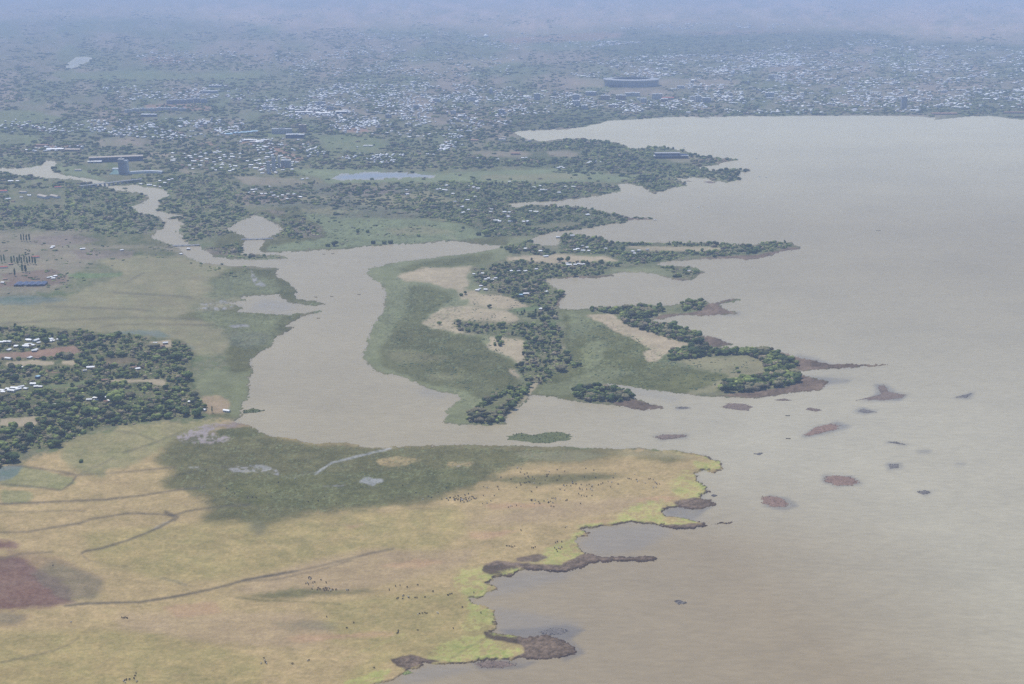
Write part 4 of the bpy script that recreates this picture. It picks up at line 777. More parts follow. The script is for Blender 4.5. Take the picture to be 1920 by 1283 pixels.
HAM = [ # hamlet, origin/scale of coordinates, end word, from_right, places
 ('in the wood-top village', (0, 590, 6), 'the lake', True, "20,317t 60,313t 95,312l 310,290t 330,296t 300,345t 340,338g 185,365t 295,368l 405,300l 435,322t 375,350t 100,405t 400,405t 385,415g 535,285t 570,287t 555,308l 515,305t 600,298t 655,284r"),
 ('by the red yards', (0, 590, 6), 'the lake', True, "92,502l 335,493t 425,497u 260,602t 1020,606l 955,636g 1550,618t 1505,600u 1180,748u 425,715n"),
 ('in the hedgeside row', (0, 590, 6), 'the lake', True, "385,792l 408,818t 455,818t 235,820l 85,842t 165,838l 205,848l 290,840t 25,862t 130,868l 35,880t"),
 ('of the inner farmsteads', (0, 590, 6), 'the lake', True, "1070,946t 1130,944t 1165,940t 1080,972g 1190,985u 1245,980l 1005,968g 620,1022t 1750,325g 1860,328g 1830,360u"),
 ('on the lagoon turf', (0, 0, 1), 'the lake', True, "425,772l 357,755t 382,770g"),
 ('by the western brown field', (0, 428, 3), 'the lagoon', True, "272,280t 290,276t 312,272t 300,285t 15,308t 20,223d 200,165d 60,205u 290,112t 298,106t 465,119l 685,126t 1018,147t 1060,152t 30,290u"),
 ('in the peninsula hamlet', (640, 428, 3), 'the open lake', True, "745,260t 795,257t 812,290t 828,284t 850,292t 868,284t 958,243r 1035,244t 1097,233t 995,244g 785,328t 765,352t 775,346g 812,349t 1010,384b 1030,372t 1048,370t 1152,359t 1122,457t"),
 ('in the bayside clearing', (640, 428, 3), 'the open lake', True, "1280,210l 1315,208t 1355,207l 1335,203t 1270,200t"),
 ('on the long spit', (640, 428, 3), 'the spit point', True, "1037,118t 1120,131t 1150,161l 1220,86l 1300,44l 1355,101g 1385,111t 1392,129t 1360,128l 1315,125t 1330,120t 1640,133t 1675,127t 1650,144t 1488,116t 1722,122g 1955,242g"),
 ('in the upper wood', (640, 0, 3), 'the lake', True, "540,1068t 555,1064t 575,1070t 590,1046t 590,1072t 770,1062l 745,1056t 715,1050t 370,1095l 365,1070t 628,1092t 752,1109t 708,1128l 680,1166t 715,1181t 682,1199l 840,1194t 918,1196t 946,1196t 940,1221r 870,1244l 890,1248t 950,1248l 1025,1249t 1045,1248t 1065,1190t 1095,1194l 1085,1055l 1115,1049t 1130,1070l 1225,1086t 1260,1051t 1305,1053l 1385,1211t 945,1024t 1150,1071g 845,1180g 640,1136g"),
 ('below the north point', (640, 0, 3), 'the lake', True, "1235,940l 1220,946t 1250,946t 1400,912t 1430,910l 1460,913t 1390,918t 1020,891t 1040,888t 770,890l 878,898l 915,775p 905,788p 750,792B 1050,795p 980,868B"),
 ('in the bridge compound', (0, 0, 3), 'the river', True, "130,1085p 165,1101l 45,1122l 325,1056d 245,1112a 310,1110a 120,1112g 75,1135u 15,1080d 100,1020l 60,1022l 440,960p 150,845t"),
 ('on the river-wood track', (0, 0, 3), 'the marsh', True, "1420,1070t 1440,1068g 1400,1085t 1430,1082t 1470,1092l 1495,1092t 1540,1103t 1565,1108t 1590,1101t 1620,1096t 1652,1096t 1690,1111t 1700,1010l 1728,1006t 1530,1085g 1512,1052t 1615,1120t"),
 ('behind the town green field', (640, 0, 3), 'the lake', True, "165,822l 135,822l 90,828t 207,887l 465,768t 430,768l 385,772l 255,748l 155,680l 440,868u 485,868l 520,870t 575,765t 590,800p 620,790u 560,820g 600,812t"),
 ('at the river landing', (200, 180, 6), 'the marsh', True, "385,1010t 480,1040l 540,1040t 600,1030t 655,982t 735,940t 700,950t 640,1000g 600,960t"),
]
KEY = {'t': 'tin', 'l': 'long', 'r': 'round', 'g': 'grey', 'u': 'rust', 'd': 'red', 'a': 'tan', 'n': 'navy', 'b': 'navy', 'B': 'brown', 'p': 'pale'}
def build_houses():
    cnt = 0
    for where, (ox, oy, sc_), end, fr, pl in HAM:
        its = []
        for tok in pl.split():
            x, y = map(float, tok[:-1].split(',')); x = ox+x/sc_; y = oy+y/sc_; key = KEY[tok[-1]]
            s = random.uniform(.75, 1.05)*(.85 if y > 430 else 1.0)
            rz = random.uniform(-.35, .35)+(random.random() < .2)*.9
            if key == 'tan': rz = -.75
            o = put_house(x, y, key, rz, s); o['category'] = 'house'; o['group'] = 'houses '+where
            its.append((x, y, o, HDEF[key][7])); cnt += 1
        label_rows(its, 'house', where, end, fr, per=16)
    # the dense blocks around the two tall towers and the river-bridge suburb
    blocks = [('in the river suburb', "312,285 400,283 480,290 500,318 420,322 352,318 320,300", 60, 'the towers', True), ('around the paired towers', "485,285 560,292 560,306 545,330 485,330 478,305", 34, 'the lagoon', True)]
    for where, poly, n, end, fr in blocks:
        mk = mask(P(poly), 0); pts = []; its = []; t = 0
        while len(pts) < n and t < 20000:
            t += 1; x = random.uniform(mk[1], mk[1]+mk[0].shape[1]); y = random.uniform(mk[2], mk[2]+mk[0].shape[0])
            if in_mask(mk, np.array([x]), np.array([y]))[0] < .5: continue
            if any(abs(x-a) < 7.5 and abs(y-b) < 2.3 for a, b in pts): continue
            pts.append((x, y)); key = random.choice(['tin', 'tin', 'long', 'grey', 'round', 'rust', 'long'])
            o = put_house(x, y, key, random.uniform(-.5, .2), random.uniform(.75, 1.15)); o['category'] = 'house'; o['group'] = 'houses '+where
            its.append((x, y, o, HDEF[key][7])); cnt += 1
        label_rows(its, 'house', where, end, fr, per=15)
    print('houses', cnt)
TOWN = [("30,236 160,228 330,224 460,230 450,252 330,262 200,258 60,250", 240), ("600,150 700,150 960,165 1100,180 1130,200 1000,216 900,226 760,235 640,245 590,235 560,190", 900), ("1130,188 1280,185 1340,205 1280,213 1150,216", 90), ("1400,96 1600,74 1750,82 1920,92 2050,95 2050,206 1700,203 1500,203 1300,190 1245,172 1290,160 1300,130 1400,125", 1500),
        ("1050,120 1200,105 1330,104 1500,100 1500,130 1290,140 1160,130", 330), ("1060,140 1200,132 1280,140 1230,148 1100,146", 90), ("640,58 900,60 1130,72 1100,92 900,90 640,100", 200), ("1055,82 1130,78 1210,80 1110,90 1060,92", 90), ("1165,50 1230,47 1330,44 1488,46 1490,53 1340,54 1260,56 1165,56", 110),
        ("540,200 700,205 700,222 560,216", 60), ("190,165 420,160 480,180 470,192 400,185 240,190 190,180", 120), ("470,185 620,178 640,210 560,225 480,210", 120), ("560,95 780,95 980,110 960,140 760,150 620,150 540,140", 260), ("250,98 560,96 560,120 260,118", 90), ("880,232 960,228 940,240", 12), ("440,262 560,262 620,290 560,300 500,292", 60), ("840,255 870,250 868,282 820,285", 40), ("640,290 760,292 740,308 640,308", 40), ("0,225 60,228 40,250 0,250", 14), ("620,225 960,228 900,255 700,255 640,250", 90), ("1600,20 1920,10 2050,14 2050,40 1700,35", 60), ("-100,20 2000,20 2000,100 -100,100", 120), ("50,278 160,276 162,284 55,286", 14), ("1180,196 1330,200 1340,212 1160,214", 40), ("1300,215 1740,214 1740,206 1300,208", 40)]
def build_town():
    bx = []
    for poly, n in TOWN:
        mk = mask(P(poly), 0); got = 0; t = 0; n = int(n*1.45)
        while got < n and t < 40000:
            t += 1; x = random.uniform(mk[1], mk[1]+mk[0].shape[1]); y = random.uniform(mk[2], mk[2]+mk[0].shape[0])
            a = np.array([x]); b = np.array([y])
            if in_mask(mk, a, b)[0] < .5 or in_mask(LAND, a, b)[0] < .9: continue
            if fbm(a/46, b*4.5/46, 201, 4)[0] < .5 and random.random() < .9: continue
            bx.append((x, y)); got += 1
    bx = np.array(bx); n = len(bx); X, Y = p2w(bx[:, 0], bx[:, 1])
    d = np.hypot(X, Y); L = rng.uniform(5, 13, n)*np.clip(d/6500, .7, 1.3); Wd = rng.uniform(5, 8, n); big = rng.random(n) < .05
    L = np.where((X > 700) & (rng.random(n) < .45), L*1.8, L); L = np.where(big, L*2.2, L); Wd = np.where(big, Wd*1.5, Wd); hw = rng.uniform(2.6, 4.5, n)+np.where(rng.random(n) < .08, rng.uniform(3, 9, n), 0); hr = rng.uniform(1.2, 2.6, n)
    rz = np.where(X > 1200, .02, -.15)+rng.normal(0, .12, n)+(rng.random(n) < .3)*1.57
    a, b = L/2, Wd/2
    base = np.array([[-1, -1, 0], [1, -1, 0], [1, 1, 0], [-1, 1, 0], [-1, -1, 1], [1, -1, 1], [1, 1, 1], [-1, 1, 1]], float)
    Vl = np.zeros((n, 18, 3)); Vl[:, :8, 0] = base[None, :, 0]*a[:, None]; Vl[:, :8, 1] = base[None, :, 1]*b[:, None]; Vl[:, :8, 2] = base[None, :, 2]*hw[:, None]-(1-base[None, :, 2])*1.0
    o = .4
    rf = np.array([[-1, -1, 0], [1, -1, 0], [1, 1, 0], [-1, 1, 0], [-1, 0, 1], [1, 0, 1], [-1, -1, -.2], [1, -1, -.2], [1, 1, -.2], [-1, 1, -.2]], float)
    hipf = np.where(rng.random(n) < .5, .6, 1.0)
    sx = np.where(np.abs(rf[:, 1])[None] > .5, 1.0, hipf[:, None])
    Vl[:, 8:, 0] = rf[None, :, 0]*(a+o)[:, None]*sx; Vl[:, 8:, 1] = rf[None, :, 1]*(b+o)[:, None]; Vl[:, 8:, 2] = hw[:, None]+.25+rf[None, :, 2]*hr[:, None]
    ca, sa = np.cos(rz)[:, None], np.sin(rz)[:, None]
    x_ = Vl[:, :, 0]*ca-Vl[:, :, 1]*sa+X[:, None]; y_ = Vl[:, :, 0]*sa+Vl[:, :, 1]*ca+Y[:, None]; z_ = Vl[:, :, 2]+.9
    V = np.stack([x_, y_, z_], -1).reshape(-1, 3)
    q = np.array([[0, 1, 5, 4], [1, 2, 6, 5], [2, 3, 7, 6], [3, 0, 4, 7], [8, 9, 13, 12], [10, 11, 12, 13], [14, 15, 9, 8], [15, 16, 10, 9], [16, 17, 11, 10], [17, 14, 8, 11]]); t3 = np.array([[9, 10, 13], [11, 8, 12]])
    off = (np.arange(n)*18)[:, None, None]
    wc = np.array([(.42, .40, .37), (.28, .25, .22), (.20, .17, .15), (.50, .48, .45)])[rng.integers(0, 4, n)]
    rc = np.array([(.82, .83, .82), (.75, .76, .78), (.55, .57, .6), (.36, .24, .19), (.62, .60, .56), (.85, .85, .84)])[rng.choice(6, n, p=[.32, .2, .12, .08, .08, .2])]
    c = np.zeros((n, 18, 3)); c[:, :8] = wc[:, None]; c[:, 8:] = rc[:, None]
    me = new_mesh('distant_houses', V, [(q[None]+off).reshape(-1, 4), (t3[None]+off).reshape(-1, 3)], [M['town']], colr=c.reshape(-1, 3))
    tag(link('distant_houses', me), 'pale roofs and walls of the far lakeside town', 'houses', None, 'stuff'); print('town', n)

# =================================================================== large buildings
def block(x, y, Wm, Dm, Hm, floors, bays, wallm, roofm, label, cat='building', rz=0., group=None, name='office_block', parap=True, stripes=False):
    r = empty(name, at(x, y), rz)
    MB().box(-Wm/2, Wm/2, 0, Dm, -1, Hm).build('wall', M[wallm], r)
    rf = MB().box(-Wm/2-.5, Wm/2+.5, -.5, Dm+.5, Hm+.003, Hm+.8)
    if parap: rf.box(-Wm*.15, Wm*.15, Dm*.3, Dm*.6, Hm+.8, Hm+3.5)
    rf.build('roof', M[roofm], r)
    fh = Hm/floors
    for k in range(floors):
        wn = MB(); z0 = k*fh+fh*.3; z1 = k*fh+fh*.8
        if stripes: wn.box(-Wm/2+.8, Wm/2-.8, -.12, .1, z0, z1)
        else:
            bw = Wm/bays
            for b in range(bays): wn.box(-Wm/2+b*bw+bw*.22, -Wm/2+b*bw+bw*.78, -.12, .1, z0, z1)
        bd = max(1, int(Dm/6))
        for s in (-1, 1):
            for b in range(bd):
                y0 = Dm/bd*b+Dm/bd*.25; y1 = Dm/bd*b+Dm/bd*.75
                xx = s*Wm/2; wn.box(min(xx-.1*s, xx+.12*s), max(xx-.1*s, xx+.12*s), y0, y1, z0, z1)
        wn.build('window_row', M['dark'], r)
    tag(r, label, cat, group); HOUSE_KEEP.append((r.location[0], r.location[1]+Dm/2, Wm*.6)); return r
def hall(x, y, L, W, hw, hr, roofm, wallm, label, rz=0., group=None, bays=8, name='hall'):
    r = empty(name, at(x, y), rz)
    MB().box(-L/2, L/2, -W/2, W/2, -1, hw).build('wall', M[wallm], r)
    MB().gable(L, W, hw+.3, hr, o=1.0).build('roof', M[roofm], r)
    wn = MB()
    for b in range(bays):
        bw = L/bays; wn.box(-L/2+b*bw+bw*.2, -L/2+b*bw+bw*.8, -W/2-.1, -W/2+.1, hw*.35, hw*.8)
    wn.build('window_row', M['dark'], r)
    tag(r, label, 'hall', group); HOUSE_KEEP.append((r.location[0], r.location[1], L*.55)); return r
def build_large():
    # stadium
    r = empty('stadium', at(1183.5, 160.5), 0); N = 64
    def el(a, b, z): return [(a*math.cos(2*math.pi*i/N), b*math.sin(2*math.pi*i/N), z) for i in range(N)]
    MB().ring([el(128, 100, -1), el(130, 102, 14), el(140, 112, 30)]).build('outer_wall', M['stad'], r)
    MB().ring([el(141, 113, 30), el(141, 113, 32), el(96, 72, 35), el(96, 72, 33.4), el(140, 112, 29.8)]).build('roof', M['stad'], r)
    MB().ring([el(122, 95, 26), el(60, 40, 2)]).build('seating_bowl', M['navy'], r)
    MB().prism([(p[0], p[1]) for p in el(59, 39, 0)], .2, 1.2).build('pitch', M['green'], r)
    cl = MB()
    for i in range(32):
        a = 2*math.pi*i/32+.05; cl.box(-1.2, 1.2, -.6, 1.0, 0, 27, rz=a+math.pi/2, c=(136*math.cos(a), 108*math.sin(a)))
    cl.build('column_ring', M['tin2'], r)
    b = MB(); b.box(-118, -62, -118, -96, -1, 14); b.build('entrance_block', M['dark'], r)
    tag(r, 'oval grey football stadium with a ring roof, beyond the lakeside town', 'stadium')
    HOUSE_KEEP.append((r.location[0], r.location[1], 150)); HOUSE_KEEP.append((r.location[0], r.location[1]-150, 140))
    # riverside tower of two slabs with podium
    r = empty('tower_block', at(231, 328), -.12)
    MB().box(-14, 1, 0, 16, -1, 44).build('wall', M['wallg'], r)
    MB().box(2.2, 13, 2, 16, -1, 42).build('wall', M['tin2'], r)
    MB().box(1.01, 2.19, 5, 14, -1, 40).build('dark_gap_infill', M['dark'], r)  # dark box stands in for the darkness of the gap between the slabs
    for k in range(11):
        MB().box(-13, 0, -.12, .1, 2+k*3.8, 4+k*3.8).build('window_row', M['navy'], r)
        if k < 10: MB().box(3, 12.2, 1.88, 2.1, 2+k*3.8, 3.8+k*3.8).build('window_row', M['navy'], r)
    MB().box(-14.5, 1.3, -.4, 16.4, 44.01, 45.5).box(-9, -4, 5, 10, 45.5, 49).build('roof', M['wallw'], r)
    pod = MB()
    pts = [(14 + 95*t, 8+26*math.sin(t*2.4)) for t in np.linspace(0, 1, 12)]
    pod.prism([(x, y) for x, y in pts]+[(x, y+14) for x, y in pts[::-1]], -1, 7); pod.build('curved_wing', M['tin2'], r)
    MB().box(-60, -20, 60, 78, -1, 8).build('rear_wing', M['tin2'], r)
    tag(r, 'tall grey tower of two slabs with a curved low wing beside the river bridge', 'tower block'); HOUSE_KEEP.append((r.location[0], r.location[1], 60))
    r = empty('tent_roofed_hall', at(215, 327), .1)
    MB().add([(-15, -11, .5), (15, -11, .5), (15, 11, .5), (-15, 11, .5), (3, 0, 15)], [(0, 1, 4), (1, 2, 4), (2, 3, 4), (3, 0, 4)]).build('roof', M['green'], r)
    MB().box(-12, 12, -9, 9, -1, 2).build('wall', M['wallw'], r)
    tag(r, 'pale green pyramid roofed hall at the foot of the grey tower', 'hall')
    hall(218, 303, 165, 26, 15, 2.5, 'tanr', 'navy', 'very long dark-walled hall with a pale roof strip behind the grey tower', rz=.28, bays=20)
    hall(178, 306, 42, 14, 5, 1.5, 'pale' if 'pale' in M else 'tin', 'wallg', 'small white-roofed shed in front of the very long hall', rz=.1, bays=5)
    hall(137, 284, 50, 18, 6, 3, 'tanr', 'wall', 'long cream-roofed hall among trees above the river bend', rz=-.06, bays=6)
    hall(104, 283, 55, 18, 6, 2.5, 'tin', 'brickw', 'white-roofed hall just upstream of the long cream-roofed hall', rz=.05, bays=6)
    hall(80, 275, 40, 16, 5, 2.5, 'rust', 'brickw', 'terracotta-roofed building at the edge of the river trees', rz=0, bays=4)
    block(503, 327, 10, 12, 36, 11, 3, 'wallw', 'tin2', 'slim grey residential tower, first of the paired towers', 'tower block', group='grey towers in the suburb', name='tower_block')
    block(513, 322, 10, 12, 42, 12, 3, 'wallw', 'tin2', 'taller slim grey tower just behind the first', 'tower block', group='grey towers in the suburb', name='tower_block')
    block(536, 315, 30, 14, 22, 7, 6, 'wallw', 'tin', 'striped pale apartment block beside the paired grey towers', 'apartment block', name='apartment_block', stripes=True)
    block(523, 316, 6, 10, 34, 10, 2, 'wallw', 'tin2', 'narrow white stair tower joined beside the striped block', 'tower block', name='tower_block')
    block(528, 252, 72, 18, 18, 5, 12, 'wallw', 'tin2', 'wide grey office block north of the blue-roofed market', 'office block', name='office_block')
    block(567, 249, 26, 18, 27, 7, 5, 'brickw', 'tanr', 'square brown tower at the end of the wide office block', 'tower block', name='tower_block')
    block(553, 260, 66, 22, 13, 3, 8, 'navy', 'tin', 'low dark office block with a white roof terrace', 'office block', name='office_block')
    for k, (x, y) in enumerate(((430, 254), (445, 252), (457, 251), (468, 250), (478, 249))):
        hall(x, y, 22, 16, 5, 2.4, 'blue', 'wallw', ('pale blue-roofed market shed, %s counting from the river side' % ORD[k+1]), rz=.05, group='pale blue-roofed market sheds', bays=3, name='market_shed')
    for k, (x, y, L) in enumerate(((470, 265, 44), (484, 268, 34), (496, 265, 22))):
        hall(x, y, L, 12, 4.5, 1.6, 'tin', 'wall', ('%s long white-roofed shed, %s from the river below the blue market' % (('thin', 'middle', 'short')[k], ORD[k+1])), group='white sheds by the red yard', bays=6, name='shed')
    for k, (x, y, L) in enumerate(((570, 214, 70), (606, 216, 60), (640, 213, 45))):
        hall(x, y, L, 24, 8, 2.5, 'tin', 'navy', ('large flat industrial hall with pale roof, %s from the river' % ORD[k+1]), group='industrial halls', bays=8, name='factory_hall')
    hall(392, 175, 80, 22, 10, 2, 'tin2', 'wallg', 'long pale industrial hall above the orange apartment estate', bays=10)
    hall(404, 164, 60, 22, 9, 2, 'tin2', 'wallg', 'shorter grey hall behind the long pale industrial hall', bays=10)
    k = 0
    for x, y in ((318, 196), (330, 195), (343, 195), (356, 194), (369, 193), (382, 194)):
        k += 1; block(x, y, 26, 14, 17, 5, 5, 'wallg', 'tin2', 'pale grey apartment block in the rear row, %s from the river side' % ORD[k], 'apartment block', group='rear row of the apartment estate', name='apartment_block')
    k = 0
    for x, y in ((240, 212), (253, 210), (268, 209), (283, 209), (298, 208), (312, 208), (327, 208), (342, 209)):
        k += 1; block(x, y, 28, 14, 11, 3, 5, 'wallw', 'tin2', 'low cream apartment block in the front row, %s from the river side' % ORD[k], 'apartment block', group='front row of the apartment estate', name='apartment_block')
    hall(280, 219, 60, 20, 9, 2, 'tin2', 'navy', 'dark blue-grey hall in front of the low cream apartments', bays=8)
    k = 0
    for x, y, w_, h_, fl, wm in ((1108, 180, 42, 15, 5, 'wallg'), (1135, 188, 34, 17, 5, 'brickw'), (1164, 188, 40, 18, 5, 'brickw'), (1186, 181, 60, 13, 4, 'wallw'), (1232, 187, 40, 21, 6, 'wallw'), (1207, 193, 22, 16, 5, 'wallw'), (1246, 192, 26, 12, 4, 'brickw'), (1080, 189, 28, 22, 7, 'wallg'),
                           (1007, 188, 24, 24, 8, 'wallg'), (1081, 199, 26, 18, 6, 'wallw'), (1298, 191, 18, 19, 6, 'wallw'), (1309, 192, 22, 24, 7, 'wallw'), (1325, 193, 32, 18, 6, 'wallg'), (1096, 206, 22, 15, 5, 'wallg'), (1150, 202, 36, 9, 3, 'brickw'), (1443, 182, 34, 16, 5, 'wallw'), (1450, 148, 44, 16, 5, 'tanr')):
        k += 1; block(x, y, w_*1.15, 16, h_*1.15, fl, max(3, int(w_/6)), wm, 'tin', '%s-storey %s town block, %s from the stadium\'s landward side' % (['', '', '', 'three', 'four', 'five', 'six', 'seven', 'eight'][fl], {'wallg': 'grey', 'brickw': 'brown', 'wallw': 'pale', 'tanr': 'tan'}[wm], ORD[k]), 'town block', group='multi-storey blocks of the lakeside town', name='town_block')
    k = 0
    for x, y, w_, h_, fl in ((240, 200, 0, 0, 0), (940, 215, 26, 18, 6), (885, 190, 40, 16, 5), (920, 176, 18, 20, 6), (818, 192, 30, 14, 4), (728, 222, 24, 14, 4), (600, 198, 46, 15, 4), (618, 207, 26, 15, 5), (500, 205, 40, 9, 3), (780, 205, 22, 15, 5), (850, 215, 22, 13, 4)):
        if not w_: continue
        k += 1; block(x, y, w_, 15, h_, fl, max(3, int(w_/6)), 'wallg' if k % 2 else 'wallw', 'tin2', '%s mid-town block between river and lake, %s from the lake' % ('grey' if k % 2 else 'pale', ORD[k]), 'town block', group='mid-town blocks', name='town_block')
    block(1695, 205, 22, 20, 52, 15, 4, 'wallg', 'tin2', 'tall grey waterfront tower rising over the shore trees', 'tower block', name='tower_block')
    block(1684, 210, 12, 10, 9, 3, 2, 'wallw', 'tin', 'small white house with bright roof at the tower foot', 'building', name='waterfront_house')
    hall(1714, 209, 34, 16, 6, 2, 'tin', 'wallw', 'white-roofed waterfront hall beside the tall tower', bays=5)
    hall(1770, 215, 100, 24, 5, 2, 'rust', 'brickw', 'long brown waterfront hall near the small jetty', bays=10)
    hall(1905, 213, 100, 20, 5, 2, 'rust', 'wall', 'terracotta-roofed hall at the far end of the shore', bays=10)
    hall(1455, 146, 50, 22, 12, 2, 'tin', 'tanr', 'bright white-topped hall above the eastern town', bays=6)
    hall(1252, 192-4, 52, 16, 10, 3, 'red', 'wallw', 'pink-roofed hall behind the shore trees by the stadium', bays=6)
    # dark lakeside hotel of stacked terraces on the north point
    r = empty('lakeside_hotel', at(1258, 298), .05)
    MB().box(-52, 56, 0, 24, -1, 8).build('wall', M['dark'], r); MB().box(-50, 30, 5, 26, 8.8, 16).build('upper_storey', M['navy'], r)
    MB().box(-54, 58, -1.5, 25, 8.003, 8.8).build('terrace', M['tin2'], r); MB().box(-51, 31, 3, 27, 16.003, 17).build('roof', M['wallg'], r)
    MB().box(30.01, 55, 8, 24, 8.8, 12).build('side_wing', M['navy'], r)
    tag(r, 'dark modern hotel of stacked terraces on the wooded north point', 'hotel'); HOUSE_KEEP.append((r.location[0], r.location[1], 55))
    # dark shed / greenhouse left
    r = empty('greenhouse', at(58, 535), .06); g = MB()
    for k in range(5): g.add([(-30+12*k, -14, 3), (-18.2+12*k, -14, 3), (-18.2+12*k, 14, 3), (-30+12*k, 14, 3), (-24+12*k, -14, 4.6), (-24+12*k, 14, 4.6)], [(0, 4, 5, 3), (4, 1, 2, 5), (0, 1, 4), (2, 3, 5)])
    g.build('roof', M['navy'], r); MB().box(-30, 30, -13.8, 13.8, -1, 2.98).build('wall', M['dark'], r)
    tag(r, 'low dark blue shade-net greenhouse beside the brown field', 'greenhouse')
    # domed church
    r = empty('church', at(911, 70), 0)
    MB().ring([[(16*math.cos(a), 16*math.sin(a), z) for a in np.linspace(0, 6.283, 17)[:-1]] for z in (-1, 10)]).build('wall', M['wallw'], r)
    MB().ring([[(rr*math.cos(a), rr*math.sin(a), z) for a in np.linspace(0, 6.283, 17)[:-1]] for rr, z in ((19, 10), (13, 17), (6, 22), (.2, 27))]).build('roof', M['tin'], r)
    tag(r, 'round white church with a conical roof on the far plain', 'church')

# =================================================================== bridges and weirs
def bridge(p0, p1, w_, z, npier, label, name='bridge', rail=True):
    a = np.array(at(*p0, 0)[:2]); b = np.array(at(*p1, 0)[:2]); L = np.hypot(*(b-a)); ang = math.atan2(*(b-a)[::-1])
    r = empty(name, (float((a[0]+b[0])/2), float((a[1]+b[1])/2), 0), ang)
    MB().box(-L/2, L/2, -w_/2, w_/2, z-1.1, z).build('deck', M['wallg'], r)
    for k in range(npier):
        x = -L/2+L*(k+.5)/npier
        MB().box(x-1.4, x+1.4, -w_/2+.5, w_/2-.5, -3, z-1.7).box(x-2, x+2, -w_/2-.2, w_/2+.2, z-1.7, z-1.103).build('pier', M['wallg'], r)
    if rail:
        for s in (-1, 1):
            m = MB(); m.box(-L/2, L/2, s*(w_/2-.25)-.1, s*(w_/2-.25)+.1, z+.9, z+1.1)
            for k in range(int(L/4)): m.box(-L/2+4*k, -L/2+4*k+.2, s*(w_/2-.25)-.09, s*(w_/2-.25)+.09, z+.003, z+.9)
            m.build('railing', M['tin2'], r)
    tag(r, label, 'bridge')
def build_bridges():
    bridge((150, 354.5), (266, 341), 9, 9, 14, 'long low road bridge on many piers across the brown river')
    bridge((324, 462.5), (374, 461), 5, 2.6, 4, 'short footbridge where the river enters the lagoon')
    bridge((452, 450.5), (512, 448.5), 4, 2.2, 5, 'narrow causeway bridge across the pond outlet')

# =================================================================== reed mats and islets
ISL = [("1225,820 1245,815 1280,815 1288,818 1265,823 1240,825", 'brown reed mat off the end of the pasture', 'b'), ("1353,762 1365,756 1395,756 1412,764 1405,771 1380,769 1355,765", 'dark oval reed mat south of the hooked point', 'b'), ("1508,768 1520,765 1543,769 1530,772", 'small brown reed mat east of the dark oval one', 'b'),
 ("1610,750 1640,745 1652,738 1645,724 1658,722 1668,735 1698,741 1690,748 1650,751", 'boot-shaped brown reed mat far out in the lake', 'b'), ("1608,771 1620,767 1642,773 1622,775", 'faint half-sunken reed mat below the boot-shaped one', 's'), ("1506,816 1528,802 1560,794 1576,798 1568,806 1540,812 1516,818", 'long slanting reddish reed mat in open water', 'r'),
 ("1791,745 1806,742 1824,737 1812,746", 'thin slanting reed mat, outermost in the lake', 's'), ("1414,851 1432,849 1424,854", 'tiny dark reed mat off the pasture tip', 's'), ("1428,932 1442,929 1468,935 1480,945 1472,951 1450,951 1430,944", 'rounded reddish reed mat with blue shallows', 'r'), ("1545,896 1560,891 1598,895 1612,905 1600,911 1570,911 1547,903", 'large brown oval reed mat in the open lake', 'r'),
 ("1667,871 1684,871 1686,877 1670,879", 'small square reed mat east of the large oval one', 's'), ("1720,922 1735,920 1746,924 1730,928", 'small brown reed mat nearest the lower lake', 's'), ("1666,829 1680,829 1698,834 1680,832", 'thin dark streak of reeds in mid lake', 's'), ("1452,750 1470,748 1485,751 1465,752", 'thin reed strip beside the hooked point mud', 'b'),
 ("1265,1128 1275,1125 1288,1131 1273,1134", 'dark clump of reeds alone in the near bay', 's'), ("1265,765 1280,763 1296,765 1280,767", 'thin reed strip off the round islet', 's'), ("890,1245 915,1239 950,1240 968,1247 940,1253 900,1252", 'brown reed raft off the lowest shore', 'b'), ("745,1262 765,1258 775,1262 760,1266", 'yellow-green weed pad by the lowest shore', 'y'), 
 ("946,818 975,812 995,818 1022,811 1050,810 1077,817 1070,825 1030,831 1000,831 952,825", 'green papyrus islet in the channel mouth', 'g'), ("453,770 475,766 497,770 480,774 456,776", 'small green reed ring in the lagoon', 'g'), ("1010,1185 1040,1178 1065,1182 1055,1190 1025,1192", 'loose blackish reeds north of the lowest mud point', 's'), ("1333,929 1340,928 1345,930 1338,932", 'tiny reed clump off the pasture bank', 's'), ("228,353 236,352 240,354 234,356", 'tiny green islet below the road bridge', 'g'), ("1318,341 1330,340 1345,343 1330,344", 'thin mud bar beside the north islet', 'b'), ("1283,340 1290,339 1297,341", 'very small mud bar between the two north islets', 'b')]
